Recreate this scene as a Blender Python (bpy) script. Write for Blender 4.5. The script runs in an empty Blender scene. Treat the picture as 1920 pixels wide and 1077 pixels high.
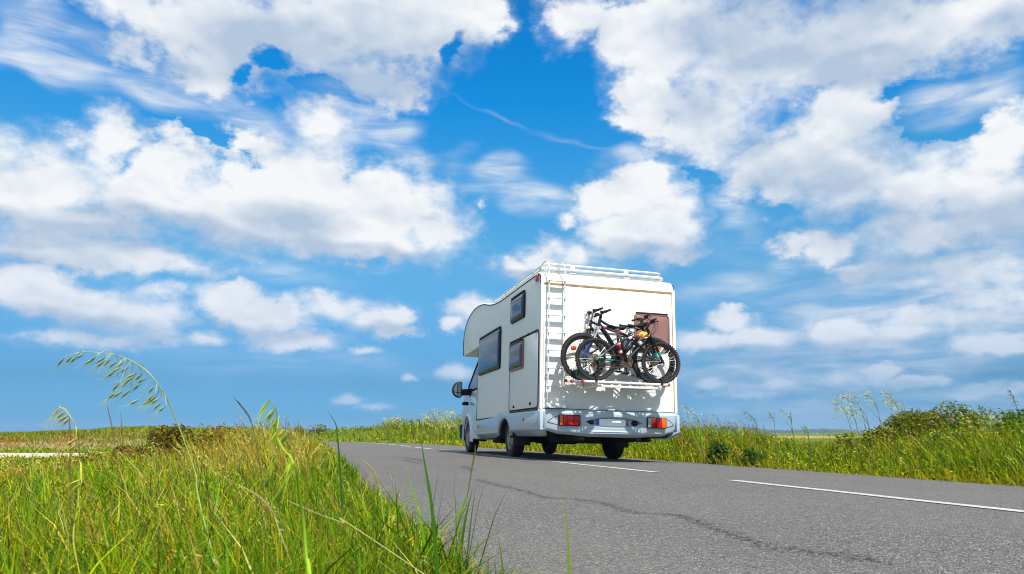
import bpy, bmesh, math, random
import numpy as np
from mathutils import Vector, Matrix

# ------------------------------------------------------------------ camera, light, exposure
scene = bpy.context.scene
COL = scene.collection
CAM = Vector((-4.2028, -10.0731, 0.4224))
CAM_YAW = -0.26233          # looking to the right of the road's own direction (+Y)
CAM_PITCH = 0.20089
F_PX = 1341.355             # focal length in pixels of the 1920 px wide picture

cam_d = bpy.data.cameras.new("camera")
cam_d.sensor_width = 36.0
cam_d.lens = F_PX / 1920 * 36
cam_d.clip_start = 0.02
cam_d.clip_end = 20000
cam_d.dof.use_dof = True
cam_d.dof.focus_distance = 9.5
cam_d.dof.aperture_fstop = 13.0
cam_o = bpy.data.objects.new("camera", cam_d)
COL.objects.link(cam_o)
cam_o.location = CAM
cam_o.rotation_euler = (math.pi / 2 + CAM_PITCH, 0, CAM_YAW)
scene.camera = cam_o

SUN_EL = math.radians(52)
SUN_AZ = math.radians(173)   # compass-like angle from +Y towards +X: behind the camera
sun_dir = Vector((math.sin(SUN_AZ) * math.cos(SUN_EL), math.cos(SUN_AZ) * math.cos(SUN_EL), math.sin(SUN_EL)))
sun_d = bpy.data.lights.new("sun", 'SUN')
sun_d.energy = 5.0
sun_d.angle = math.radians(0.5)
sun_d.color = (1.0, 0.94, 0.84)
sun_o = bpy.data.objects.new("sun", sun_d)
COL.objects.link(sun_o)
sun_o.location = (0, -20, 30)
sun_o.rotation_euler = (-sun_dir).to_track_quat('-Z', 'Y').to_euler()

vs = scene.view_settings
vs.view_transform = 'Standard'
vs.look = 'None'
vs.gamma = 1.0
vs.use_curve_mapping = False
vs.exposure = 0.35
scene.render.film_transparent = False
scene.cycles.pixel_filter_type = 'BLACKMAN_HARRIS'
scene.cycles.filter_width = 1.05
scene.cycles.max_bounces = 8
scene.cycles.transparent_max_bounces = 12
scene.cycles.use_denoising = True
scene.cycles.sample_clamp_indirect = 6.0

# ------------------------------------------------------------------ world: sky with clouds
world = bpy.data.worlds.new("World")
scene.world = world
world.use_nodes = True


class NG:
    """small helper for node trees"""
    def __init__(self, nt):
        self.nt = nt; self.n = nt.nodes; self.l = nt.links

    def new(self, kind, **kw):
        nd = self.n.new(kind)
        for k, v in kw.items():
            setattr(nd, k, v)
        return nd

    def put(self, sock, v):
        if isinstance(v, bpy.types.NodeSocket):
            self.l.new(v, sock)
        elif v is not None:
            sock.default_value = v

    def math(self, op, a, b=None, c=None, clamp=False):
        nd = self.new('ShaderNodeMath', operation=op, use_clamp=clamp)
        for s, v in zip(nd.inputs, (a, b, c)):
            self.put(s, v)
        return nd.outputs[0]

    def vmath(self, op, a, b=None, c=None, scale=None):
        nd = self.new('ShaderNodeVectorMath', operation=op)
        for s, v in zip(nd.inputs, (a, b, c)):
            self.put(s, v)
        if scale is not None:
            self.put(nd.inputs['Scale'], scale)
        return nd.outputs['Value'] if op in ('LENGTH', 'DOT_PRODUCT', 'DISTANCE') else nd.outputs['Vector']

    def noise(self, vec, scale, detail=4, rough=0.55, dist=0.0, lac=2.0, color=False):
        nd = self.new('ShaderNodeTexNoise', noise_dimensions='3D')
        self.put(nd.inputs['Vector'], vec)
        for k, v in (('Scale', scale), ('Detail', detail), ('Roughness', rough), ('Distortion', dist), ('Lacunarity', lac)):
            self.put(nd.inputs[k], v)
        return nd.outputs['Color' if color else 'Fac']

    def ramp(self, fac, stops, interp='LINEAR'):
        nd = self.new('ShaderNodeValToRGB')
        nd.color_ramp.interpolation = interp
        el = nd.color_ramp.elements
        while len(el) < len(stops):
            el.new(0.5)
        for e, (p, c) in zip(el, stops):
            e.position = p
            e.color = c if len(c) == 4 else (*c, 1)
        self.put(nd.inputs[0], fac)
        return nd.outputs[0]

    def mix(self, fac, a, b, mode='MIX'):
        nd = self.new('ShaderNodeMix', data_type='RGBA', blend_type=mode)
        self.put(nd.inputs[0], fac)
        for s, v in ((nd.inputs[6], a), (nd.inputs[7], b)):
            if isinstance(v, tuple) and len(v) == 3:
                v = (*v, 1)
            self.put(s, v)
        return nd.outputs[2]

    def smooth(self, v, a, b, c=0.0, d=1.0):
        nd = self.new('ShaderNodeMapRange', interpolation_type='SMOOTHSTEP')
        for s, x in zip(nd.inputs, (v, a, b, c, d)):
            self.put(s, x)
        return nd.outputs[0]


def pix_ray(px, py):
    """world direction seen at a pixel of the 1920 x 1077 photograph"""
    cp, sp = math.cos(CAM_PITCH), math.sin(CAM_PITCH)
    a = (px - 960) / F_PX; b = (538.5 - py) / F_PX
    v = Vector((a, cp - b * sp, sp + b * cp))
    v.rotate(Matrix.Rotation(CAM_YAW, 3, 'Z'))
    return v


def azel(px, py):
    v = pix_ray(px, py).normalized()
    return math.degrees(math.atan2(v.x, v.y)), math.degrees(math.asin(v.z))

# clouds as (x, y, half width, half height, strength[, tilt]); x, y are turned into azimuth and elevation
CLOUD_BODIES = [
 (270,30,130,60,1),(420,50,190,100,1),(620,50,240,120,1),(800,40,140,100,1),(700,150,130,60,.9),(900,5,70,60,.9),(390,130,110,60,.75),(250,95,60,30,.6),
 (60,340,150,100,1),(200,280,70,80,1),(260,340,150,110,1),(330,300,90,70,.8),(470,400,190,100,1),(590,240,70,70,.9),(560,330,120,110,1),(690,400,170,90,1),(770,390,110,85,1),(815,430,80,62,1),(640,450,240,50,1),(450,280,55,40,.7),(120,250,40,25,.5),
 (110,410,190,50,.8),(140,475,220,42,.75),(290,500,130,28,.65),
 (40,535,110,50,.95),(150,570,140,45,.95),(240,595,125,50,.95),(200,645,150,20,.75),(300,640,70,22,.7),
 (430,565,80,40,.9),(500,595,100,42,.9),(560,640,100,30,.8),(390,640,50,20,.7),
 (640,575,90,32,.9),(710,595,75,32,.9),(740,622,50,14,.7),(690,660,38,12,.75),(300,555,60,16,.55),
 (1130,390,70,55,1),(1200,370,100,70,1),(1240,430,85,75,1),(1160,440,85,60,1),(1260,475,70,40,.9),(1060,420,30,20,.6),
 (1010,480,65,32,.85),(960,495,50,24,.7),(1090,485,60,28,.7),
 (885,580,55,32,.9),(850,603,34,20,.75),(860,698,48,22,.85),(910,650,30,14,.5),(770,708,18,8,.65),(650,750,33,11,.55),(700,765,40,8,.4),(903,383,8,8,.45),
 (1080,35,90,60,.9),(1160,70,80,70,.9),(1250,70,160,110,1),(1220,190,85,75,1),(1330,220,140,120,1),(1400,100,220,140,1),(1480,320,150,90,1),(1400,350,80,50,.9),(1570,80,230,120,1),(1590,320,150,110,1),(1590,220,100,70,.9),(1720,350,160,90,1),(1770,50,230,90,1),(1880,40,130,80,.9),(1905,255,75,75,1),(1860,370,130,110,1),(1550,462,70,38,.9),(1720,440,130,55,.9),(1820,500,140,45,.75),(1490,465,50,22,.8),(1620,505,80,24,.75),
 (1370,600,50,28,.85),(1320,635,80,28,.8),(1430,630,100,30,.85),(1560,625,70,38,.9),(1600,640,100,26,.85),(1690,620,60,24,.8),(1750,590,130,36,.6),(1850,640,120,36,.6),(1850,560,110,40,.65),
 (1470,714,42,16,.8),(1320,720,60,20,.6),(1580,710,60,18,.7),(1650,700,60,20,.7),(1720,718,80,16,.7),(1400,738,110,11,.45),(1850,735,110,20,.55),
]
CLOUD_VEILS = [
 (60,90,200,70,.8,12),(260,140,260,60,.85,12),(430,200,240,50,.75,14),(60,40,80,60,.6),(100,455,300,50,.5),(760,265,260,60,.8,22),(930,330,240,56,.75,22),(1060,375,120,36,.42,20),(920,212,130,7,.2,22),(1060,272,140,7,.2,17),(640,230,110,60,.7),
 (1180,300,90,30,.6),(1380,410,110,40,.6,20),(1450,480,220,50,.5,14),(1620,780,480,70,.7),(1720,560,330,120,.9),(1520,680,440,90,.75),(1790,190,140,60,.8),(1860,140,70,50,.7),(1420,540,220,40,.4),(620,690,560,45,.25),(1050,500,170,40,.6),(1850,420,220,140,.7),(540,520,180,40,.3),
]
CLOUD_BASES = [
 (600,110,330,100,1.0),(330,110,200,50,.5),(830,110,150,70,.9),(130,445,260,45,.9),(430,460,250,42,.95),(660,485,250,32,1),(540,420,130,50,.5),(250,415,150,30,.7),(60,490,200,30,.5),
 (120,615,170,30,.8),(250,650,150,18,.5),(480,625,140,24,.8),(700,622,100,18,.8),(1240,485,130,36,1.0),(1480,50,260,100,1.1),(1630,120,180,60,.9),(1310,200,120,50,.45),(1330,40,120,60,.5),(1500,340,160,60,.6),(1600,420,200,60,.7),(1780,440,220,70,.8),(1850,90,130,60,.8),(1620,510,200,30,.6),(1480,655,280,22,.8),(870,712,70,14,.8),(1420,280,90,50,.4),(980,510,100,16,.8),(1640,260,80,60,.35),(1720,730,120,14,.6)
]
CLOUD_GAPS = [
 (500,100,55,26,1.0),(450,125,26,26,.8),(590,165,55,28,1.0,35),(635,190,40,22,.8,30),(225,300,40,40,.5),(1740,215,70,45,1.1,20),(1780,240,60,32,1.1),(1690,175,40,22,.7),(840,90,26,40,.8),(1450,400,60,20,.5,20),(455,305,40,14,.8,25),(360,235,120,14,.9,17),(1300,330,60,18,.7,20),(1300,500,60,22,.6),
]

def build_sky():
    g = NG(world.node_tree)
    g.n.clear()
    tc = g.new('ShaderNodeTexCoord')
    d = g.vmath('NORMALIZE', tc.outputs['Generated'])
    sx = g.new('ShaderNodeSeparateXYZ'); g.l.new(d, sx.inputs[0])
    az = g.math('MULTIPLY', g.math('ARCTAN2', sx.outputs[0], sx.outputs[1]), 57.29578)
    el = g.math('MULTIPLY', g.math('ARCSINE', sx.outputs[2]), 57.29578)
    cb = g.new('ShaderNodeCombineXYZ'); g.l.new(az, cb.inputs[0]); g.l.new(el, cb.inputs[1])
    p = cb.outputs[0]
    # warp: large billows and small curls (finer towards the horizon, where clouds are farther off)
    d_flat = g.vmath('MULTIPLY', d, (1, 1, 1.5))
    w1 = g.vmath('SUBTRACT', g.noise(d_flat, 9, 2, 0.5, color=True), (0.5, 0.5, 0.5))
    w2 = g.vmath('SUBTRACT', g.noise(d_flat, 34, 6, 0.62, color=True), (0.5, 0.5, 0.5))
    amt = g.smooth(el, 0, 24, 0.3, 1.0)
    pw = g.vmath('ADD', p, g.vmath('SCALE', w1, scale=g.math('MULTIPLY', amt, 4.0)))
    pw = g.vmath('ADD', pw, g.vmath('SCALE', w2, scale=g.math('MULTIPLY', amt, 2.7)))
    soft = g.vmath('ADD', p, g.vmath('SCALE', w1, scale=4.0))

    def field(pp, blobs, smooth=0.12, power=False):
        acc = None
        for bl in blobs:
            px, py, rx, ry, amp = bl[:5]
            tilt = bl[5] if len(bl) > 5 else 0
            a, e = azel(px, py)
            k = 57.29578 / math.hypot(F_PX, math.hypot(px - 960, py - 538.5)) * 1.04
            if tilt:
                mp = g.new('ShaderNodeMapping', vector_type='TEXTURE')
                g.l.new(pp, mp.inputs['Vector'])
                mp.inputs['Location'].default_value = (a, e, 0)
                mp.inputs['Rotation'].default_value = (0, 0, -math.radians(tilt))
                mp.inputs['Scale'].default_value = (rx * k, ry * k, 1)
                ln = g.vmath('LENGTH', mp.outputs[0])
            else:
                q = g.vmath('MULTIPLY_ADD', pp, (1 / (rx * k), 1 / (ry * k), 0), (-a / (rx * k), -e / (ry * k), 0))
                ln = g.vmath('LENGTH', q)
            v = g.math('MULTIPLY_ADD', ln, -amp, amp)
            if acc is None:
                acc = g.math('MAXIMUM', v, -1.0)
            else:
                acc = g.math('SMOOTH_MAX', acc, v, smooth) if smooth else g.math('MAXIMUM', acc, v)
        return acc

    body = field(pw, CLOUD_BODIES)
    veil = field(soft, CLOUD_VEILS, 0.2)
    grey = field(soft, CLOUD_BASES, 0.25)
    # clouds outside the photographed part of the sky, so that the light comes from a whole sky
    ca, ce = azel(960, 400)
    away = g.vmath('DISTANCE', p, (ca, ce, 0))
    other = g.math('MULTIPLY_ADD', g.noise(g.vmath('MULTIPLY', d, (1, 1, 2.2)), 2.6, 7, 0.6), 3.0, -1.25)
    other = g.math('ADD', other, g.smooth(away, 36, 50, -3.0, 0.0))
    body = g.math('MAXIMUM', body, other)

    gaps = field(pw, CLOUD_GAPS)
    fine = g.noise(d_flat, 30, 9, 0.58)
    mid = g.noise(d_flat, 11, 5, 0.5)
    mid_up = g.noise(g.vmath('ADD', d_flat, (0.015, -0.01, 0.05)), 11, 5, 0.5)
    sub = g.noise(d_flat, 30, 4, 0.5)
    sub_up = g.noise(g.vmath('ADD', d_flat, (0.004, -0.004, 0.016)), 30, 4, 0.5)

    dens = g.math('MULTIPLY_ADD', body, 1.5, g.math('MULTIPLY_ADD', fine, 1.45, -0.80))
    dens = g.math('MULTIPLY_ADD', g.math('MAXIMUM', gaps, 0.0), -1.5, dens)
    width = g.math('MULTIPLY_ADD', g.smooth(g.noise(d, 7, 2), 0.38, 0.62), 0.66, 0.42)
    width = g.math('MULTIPLY_ADD', g.smooth(gaps, -0.5, 0.4), 0.55, width)
    cover = g.smooth(dens, -0.08, width)
    halo = g.math('MULTIPLY', g.smooth(g.math('ADD', body, g.math('MULTIPLY_ADD', fine, 1.0, -0.5)), -0.25, 0.30), 0.28)
    halo = g.math('MULTIPLY_ADD', g.smooth(gaps, -0.2, 0.5), -0.45, halo, clamp=True)
    veil_n = g.noise(g.vmath('MULTIPLY', d, (2.2, 2.2, 12.0)), 4.5, 6, 0.55, 0.5)
    veil_c = g.math('MULTIPLY', g.smooth(veil, 0.0, 0.5), g.smooth(veil_n, 0.25, 0.75, 0.15, 1.0), clamp=True)
    veil_c = g.math('MAXIMUM', g.math('MULTIPLY', veil_c, 0.85), halo)
    cov = g.math('SUBTRACT', 1.0, g.math('MULTIPLY', g.math('SUBTRACT', 1.0, cover), g.math('SUBTRACT', 1.0, veil_c)))

    # brightness inside the clouds: thick bases are greyer, billows facing the sun brighter
    emb = g.math('MULTIPLY', g.math('SUBTRACT', sub, sub_up), 0.55)
    emb2 = g.math('MULTIPLY', g.math('SUBTRACT', mid, mid_up), 1.1)
    lit = g.math('ADD', 0.80, g.math('ADD', emb, emb2))
    thick = g.smooth(grey, -0.2, 0.5)
    lit = g.math('MULTIPLY_ADD', thick, -0.85, lit)
    lit = g.math('MULTIPLY_ADD', g.smooth(dens, 0.1, 0.8), 0.14, lit, clamp=True)
    low = g.smooth(el, 2, 16, 1.0, 0.0)
    white = g.mix(low, SKY_WHITE, SKY_WHITE_LOW)
    ccol = g.mix(lit, SKY_GREY, white)

    # clear sky
    st = g.new('ShaderNodeTexSky', sky_type='NISHITA')
    st.sun_disc = False
    st.sun_elevation = SUN_EL
    st.sun_rotation = SUN_AZ
    st.altitude = 0; st.air_density = 1.0; st.dust_density = 0.6; st.ozone_density = 2.0
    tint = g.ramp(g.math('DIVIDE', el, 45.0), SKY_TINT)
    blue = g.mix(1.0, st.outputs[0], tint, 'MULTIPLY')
    cov = g.math('MULTIPLY', cov, g.smooth(el, 0, 9, 0.45, 1.0))
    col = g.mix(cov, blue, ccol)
    below = g.smooth(el, -4, -0.5)
    col = g.mix(below, (0.9, 1.1, 0.7), col)
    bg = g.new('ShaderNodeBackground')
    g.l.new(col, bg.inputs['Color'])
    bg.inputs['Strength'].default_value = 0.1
    out = g.new('ShaderNodeOutputWorld')
    g.l.new(bg.outputs[0], out.inputs['Surface'])


SKY_WHITE = (7.3, 7.45, 7.6)
SKY_WHITE_LOW = (5.3, 5.9, 7.0)
SKY_GREY = (3.6, 4.5, 5.75)
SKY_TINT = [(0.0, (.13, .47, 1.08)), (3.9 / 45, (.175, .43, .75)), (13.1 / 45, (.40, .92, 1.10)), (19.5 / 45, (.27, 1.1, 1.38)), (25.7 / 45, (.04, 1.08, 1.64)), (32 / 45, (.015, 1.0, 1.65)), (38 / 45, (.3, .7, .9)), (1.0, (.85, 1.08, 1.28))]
build_sky()
world.cycles.sampling_method = 'MANUAL'
world.cycles.sample_map_resolution = 512

# ------------------------------------------------------------------ helpers
random.seed(7)
RNG = np.random.default_rng(11)
PI = math.pi


def at(px, py, depth):
    """world point seen at a photograph pixel, at that depth along the viewing axis"""
    return CAM + pix_ray(px, py) * depth


def tag(o, label=None, cat=None, group=None, kind=None):
    if label: o['label'] = label
    if cat: o['category'] = cat
    if group: o['group'] = group
    if kind: o['kind'] = kind
    return o


def empty(name, loc=(0, 0, 0), rot=(0, 0, 0)):
    o = bpy.data.objects.new(name, None)
    o.empty_display_size = 0.1
    o.location = loc; o.rotation_euler = rot
    COL.objects.link(o)
    return o


def link_mesh(name, me, material=None, parent=None):
    o = bpy.data.objects.new(name, me)
    COL.objects.link(o)
    if material is not None:
        for m in (material if isinstance(material, (list, tuple)) else [material]):
            me.materials.append(m)
    if parent is not None:
        o.parent = parent
    return o


class MB:
    """collects geometry for one mesh"""
    def __init__(self):
        self.v = []; self.f = []; self.mi = []; self.cur = 0

    def add(self, vs, fs):
        b = len(self.v)
        self.v += [tuple(p) for p in vs]
        self.f += [tuple(i + b for i in f) for f in fs]
        self.mi += [self.cur] * len(fs)
        return self

    def box(self, c, s, rot=None):
        c = Vector(c); hx, hy, hz = s[0] / 2, s[1] / 2, s[2] / 2
        P = [Vector((x, y, z)) for x in (-hx, hx) for y in (-hy, hy) for z in (-hz, hz)]
        if rot is not None:
            P = [rot @ p for p in P]
        return self.add([p + c for p in P], [(0, 1, 3, 2), (4, 6, 7, 5), (0, 4, 5, 1), (2, 3, 7, 6), (0, 2, 6, 4), (1, 5, 7, 3)])

    def tube(self, pts, r, n=8, cap=True, flat=None):
        """round tube along pts; r is a number or one per point"""
        pts = [Vector(p) for p in pts]
        rs = r if isinstance(r, (list, tuple)) else [r] * len(pts)
        T = []
        for i in range(len(pts)):
            a = pts[max(0, i - 1)]; b = pts[min(len(pts) - 1, i + 1)]
            T.append((b - a).normalized())
        up = Vector((0, 0, 1)) if abs(T[0].z) < 0.9 else Vector((0, 1, 0))
        nrm = (up - T[0] * up.dot(T[0])).normalized()
        vs = []
        for i, p in enumerate(pts):
            nrm = (nrm - T[i] * nrm.dot(T[i])).normalized()
            bn = T[i].cross(nrm)
            for k in range(n):
                a = 2 * PI * k / n
                vs.append(p + (nrm * math.cos(a) + bn * math.sin(a)) * rs[i])
        fs = []
        for i in range(len(pts) - 1):
            for k in range(n):
                k2 = (k + 1) % n
                fs.append((i * n + k, i * n + k2, (i + 1) * n + k2, (i + 1) * n + k))
        if cap:
            fs.append(tuple(range(n - 1, -1, -1)))
            fs.append(tuple((len(pts) - 1) * n + k for k in range(n)))
        return self.add(vs, fs)

    def ring(self, c, R, r, axis='Y', n=36, m=8, squash=1.0):
        """torus round an axis through c"""
        c = Vector(c); vs = []; fs = []
        for i in range(n):
            a = 2 * PI * i / n
            for k in range(m):
                b = 2 * PI * k / m
                rad = R + r * math.cos(b); h = r * math.sin(b) * squash
                p = {'Y': Vector((rad * math.cos(a), h, rad * math.sin(a))),
                     'X': Vector((h, rad * math.cos(a), rad * math.sin(a))),
                     'Z': Vector((rad * math.cos(a), rad * math.sin(a), h))}[axis]
                vs.append(c + p)
        for i in range(n):
            for k in range(m):
                i2 = (i + 1) % n; k2 = (k + 1) % m
                fs.append((i * m + k, i * m + k2, i2 * m + k2, i2 * m + k))
        return self.add(vs, fs)

    def lathe(self, c, prof, axis='Y', n=36):
        """profile of (radius, height along axis), open ended"""
        c = Vector(c); vs = []; fs = []; m = len(prof)
        for i in range(n):
            a = 2 * PI * i / n
            for rad, h in prof:
                p = {'Y': Vector((rad * math.cos(a), h, rad * math.sin(a))),
                     'X': Vector((h, rad * math.cos(a), rad * math.sin(a))),
                     'Z': Vector((rad * math.cos(a), rad * math.sin(a), h))}[axis]
                vs.append(c + p)
        for i in range(n):
            i2 = (i + 1) % n
            for k in range(m - 1):
                fs.append((i * m + k, i * m + k + 1, i2 * m + k + 1, i2 * m + k))
        return self.add(vs, fs)

    def prism(self, poly, place, d0, d1):
        """polygon (u, v) swept from d0 to d1; place(u, v, d) gives the point"""
        n = len(poly)
        vs = [place(u, v, d0) for u, v in poly] + [place(u, v, d1) for u, v in poly]
        fs = [tuple(range(n)), tuple(range(2 * n - 1, n - 1, -1))]
        for i in range(n):
            j = (i + 1) % n
            fs.append((i, i + n, j + n, j))
        return self.add(vs, fs)

    def grid(self, fn, nu, nv):
        vs = [fn(i / nu, j / nv) for i in range(nu + 1) for j in range(nv + 1)]
        fs = [(i * (nv + 1) + j, (i + 1) * (nv + 1) + j, (i + 1) * (nv + 1) + j + 1, i * (nv + 1) + j + 1)
              for i in range(nu) for j in range(nv)]
        return self.add(vs, fs)

    def build(self, name, material, parent=None, smooth=35, bevel=0, seg=2, recalc=True):
        me = bpy.data.meshes.new(name)
        me.from_pydata([tuple(p) for p in self.v], [], self.f)
        if any(self.mi):
            me.polygons.foreach_set('material_index', self.mi)
        if recalc or bevel:
            bm = bmesh.new(); bm.from_mesh(me)
            if recalc:
                bmesh.ops.recalc_face_normals(bm, faces=bm.faces)
            if bevel:
                es = [e for e in bm.edges if len(e.link_faces) == 2 and e.calc_face_angle(0) > math.radians(30)]
                bmesh.ops.bevel(bm, geom=es, offset=bevel, segments=seg, affect='EDGES', profile=0.5, clamp_overlap=True)
            bm.to_mesh(me); bm.free()
        if smooth:
            me.polygons.foreach_set('use_smooth', [True] * len(me.polygons))
            me.set_sharp_from_angle(angle=math.radians(smooth))
        me.update()
        return link_mesh(name, me, material, parent)


def rrect(u0, u1, v0, v1, r, n=5):
    out = []
    for cx_, cy_, a0 in ((u1 - r, v1 - r, 0), (u0 + r, v1 - r, 90), (u0 + r, v0 + r, 180), (u1 - r, v0 + r, 270)):
        for k in range(n + 1):
            a = math.radians(a0 + 90 * k / n)
            out.append((cx_ + r * math.cos(a), cy_ + r * math.sin(a)))
    return out


def spline(pts, n=8):
    """Catmull-Rom through the points"""
    P = [Vector(p) for p in pts]
    P = [P[0] * 2 - P[1]] + P + [P[-1] * 2 - P[-2]]
    out = []
    for i in range(1, len(P) - 2):
        a, b, c, d = P[i - 1:i + 3]
        for k in range(n):
            t = k / n
            out.append(0.5 * ((2 * b) + (c - a) * t + (2 * a - 5 * b + 4 * c - d) * t * t + (3 * b - a - 3 * c + d) * t ** 3))
    out.append(P[-2])
    return out


# ------------------------------------------------------------------ materials
def mat(name, base, rough=0.5, metal=0.0, var=0.0, scale=6.0, spec=0.5, coat=0.0, bump=0.0, bscale=60.0, stain=None, **kw):
    m = bpy.data.materials.new(name); m.use_nodes = True
    g = NG(m.node_tree)
    b = g.n['Principled BSDF']
    b.inputs['Base Color'].default_value = (*base, 1)
    b.inputs['Roughness'].default_value = rough
    b.inputs['Metallic'].default_value = metal
    b.inputs['Specular IOR Level'].default_value = spec
    b.inputs['Coat Weight'].default_value = coat
    tc = g.new('ShaderNodeTexCoord')
    if var or stain:
        col = None
        n1 = g.noise(tc.outputs['Object'], scale, 5, 0.6)
        lo = tuple(max(0, c * (1 - var)) for c in base); hi = tuple(c * (1 + var) for c in base)
        col = g.ramp(n1, [(0.3, lo), (0.7, hi)])
        if stain:
            scol, amount, sscale = stain
            n2 = g.noise(g.vmath('MULTIPLY', tc.outputs['Object'], (1, 1, 0.15)), sscale, 6, 0.65)
            col = g.mix(g.smooth(n2, 0.5, 0.78, 0, amount), col, scol)
        g.l.new(col, b.inputs['Base Color'])
        g.l.new(g.math('MULTIPLY_ADD', n1, 0.25, rough - 0.125, clamp=True), b.inputs['Roughness'])
    if bump:
        bp = g.new('ShaderNodeBump')
        bp.inputs['Strength'].default_value = bump
        bp.inputs['Distance'].default_value = 0.01
        g.l.new(g.noise(tc.outputs['Object'], bscale, 4, 0.6), bp.inputs['Height'])
        g.l.new(bp.outputs[0], b.inputs['Normal'])
    for k, v in kw.items():
        b.inputs[k.replace('_', ' ')].default_value = v
    return m


M = {
    'white': mat('body_white', (.79, .80, .79), .5, var=.02, scale=2, coat=.08, stain=((.60, .57, .50), .20, 2.2)),
    'trimwhite': mat('trim_white', (.82, .81, .78), .35, var=.02, scale=4, stain=((.55, .42, .26), .35, 5)),
    'silver': mat('skirt_silver_blue', (.385, .475, .545), .36, var=.025, scale=3, coat=.3, stain=((.38, .37, .34), .35, 2.5)),
    'cabpaint': mat('cab_paint', (.55, .63, .70), .28, var=.02, scale=3, coat=.5, stain=((.42, .41, .38), .25, 2.5)),
    'black': mat('black_plastic', (.014, .014, .016), .5, var=.2, scale=12, spec=.2),
    'rubber': mat('rubber', (.017, .017, .018), .8, var=.3, scale=20, bump=.3, bscale=90),
    'seal': mat('dark_seal', (.025, .025, .027), .7, spec=.2),
    'rustseal': mat('rusty_sealant', (.42, .25, .11), .7, var=.4, scale=14),
    'under': mat('underbody', (.02, .02, .02), .85, var=.4, scale=8),
    'alu': mat('white_aluminium', (.74, .75, .74), .38, metal=.25, var=.04, scale=9),
    'greyalu': mat('aluminium', (.62, .62, .6), .35, metal=.8, var=.1, scale=9),
    'rim': mat('wheel_steel', (.30, .28, .26), .5, metal=.4, var=.25, scale=9),
    'glass': mat('dark_glazing', (.006, .018, .055), .04, spec=.30),
    'brownglass': mat('brown_glazing', (.06, .026, .04), .05, spec=.30),
    'blindglass': mat('tan_blind_glazing', (.25, .12, .10), .16, var=.06, scale=5, spec=.6, coat=.6),
    'brownframe': mat('brown_frame', (.26, .13, .10), .4, var=.1, scale=8),
    'mirror': mat('mirror_glass', (.5, .55, .6), .03, metal=1.0),
    'red': mat('red_lens', (.50, .006, .004), .2, spec=.35, coat=.15, bump=.25, bscale=160),
    'darkred': mat('dark_red_lens', (.28, .005, .004), .2, spec=.35, coat=.15, bump=.25, bscale=160),
    'amber': mat('amber_lens', (.72, .12, .004), .2, spec=.35, coat=.15, bump=.25, bscale=160),
    'clear': mat('clear_lens', (.32, .35, .37), .12, spec=.8, coat=.6, bump=.25, bscale=160),
    'plate': mat('plate_white', (.86, .88, .90), .3, var=.03, scale=10),
    'plateblue': mat('plate_blue', (.01, .10, .42), .35),
    'platered': mat('plate_red', (.5, .09, .05), .35),
    'redplastic': mat('red_plastic', (.45, .05, .04), .45, var=.2, scale=20),
    'teal': mat('teal_paint', (.0, .27, .20), .35, coat=.3),
    'blue': mat('blue_paint', (.01, .045, .28), .3, coat=.5),
    'navy': mat('navy_paint', (.006, .012, .03), .32, coat=.25, var=.2),
    'darkgrey': mat('dark_grey_paint', (.010, .010, .012), .38, coat=.15, var=.2, spec=.35),
    'steelgrey': mat('steel_grey_paint', (.035, .035, .038), .35, metal=.2, coat=.2),
    'bikesilver': mat('silver_paint', (.55, .56, .55), .3, metal=.6, var=.05),
    'steel': mat('steel', (.30, .29, .27), .38, metal=.9, var=.2, scale=30),
    'rustchain': mat('brown_chain_steel', (.13, .085, .05), .5, metal=.5, var=.3, scale=40),
    'redpaint': mat('red_paint', (.5, .02, .03), .3, coat=.4),
    'whitepaint': mat('white_paint', (.78, .78, .78), .35),
    'yellow': mat('yellow_cloth', (.50, .38, .04), .7, var=.45, scale=30),
    'orange': mat('orange_reflector', (.85, .16, .01), .25, spec=.8),
    'cream': mat('cream_plastic', (.62, .56, .42), .4),
    'decalblue': mat('decal_blue', (.01, .05, .22), .4),
    'decalgreen': mat('decal_green', (.0, .16, .10), .4),
}

# ------------------------------------------------------------------ lie of the land
ROAD_X = -1.10            # middle of the road
BEND_Y, BEND_R = 22.0, 30.0
HALF_L, HALF_R = 2.75, 2.62


def fall(y):
    return -0.0037 * min(max(y, -30.0), 50.0)


def road_frame(s):
    """point and rightward normal of the road's middle at a distance s along it (s = y on the straight)"""
    if s <= BEND_Y:
        return Vector((ROAD_X, s, 0)), Vector((1, 0, 0))
    a = (s - BEND_Y) / BEND_R
    amax = math.radians(88)
    c = Vector((ROAD_X - BEND_R, BEND_Y, 0))
    if a <= amax:
        nrm = Vector((math.cos(a), math.sin(a), 0))
        return c + nrm * BEND_R, nrm
    nrm = Vector((math.cos(amax), math.sin(amax), 0))
    tan = Vector((-math.sin(amax), math.cos(amax), 0))
    return c + nrm * BEND_R + tan * (s - BEND_Y - amax * BEND_R), nrm


def road_z(t, y):
    return 0.0266 + (-0.0242 * t if t > 0 else 0.022 * t) + fall(y)


def road_point(s, t, dz=0.0):
    p, n = road_frame(s)
    q = p + n * t
    return Vector((q.x, q.y, road_z(t, q.y) + dz))


def road_offset(x, y):
    """sideways distance from the middle of the road, to the right positive (numpy arrays)"""
    x = np.asarray(x, float); y = np.asarray(y, float)
    t_str = x - ROAD_X
    cx_, cy_ = ROAD_X - BEND_R, BEND_Y
    rr = np.hypot(x - cx_, y - cy_)
    t_arc = rr - BEND_R
    t_end = y - (BEND_Y + BEND_R)
    return np.where(y <= BEND_Y, t_str, np.where(x >= cx_, t_arc, t_end))


def sstep(v, a, b):
    t = np.clip((v - a) / (b - a), 0, 1)
    return t * t * (3 - 2 * t)


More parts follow.
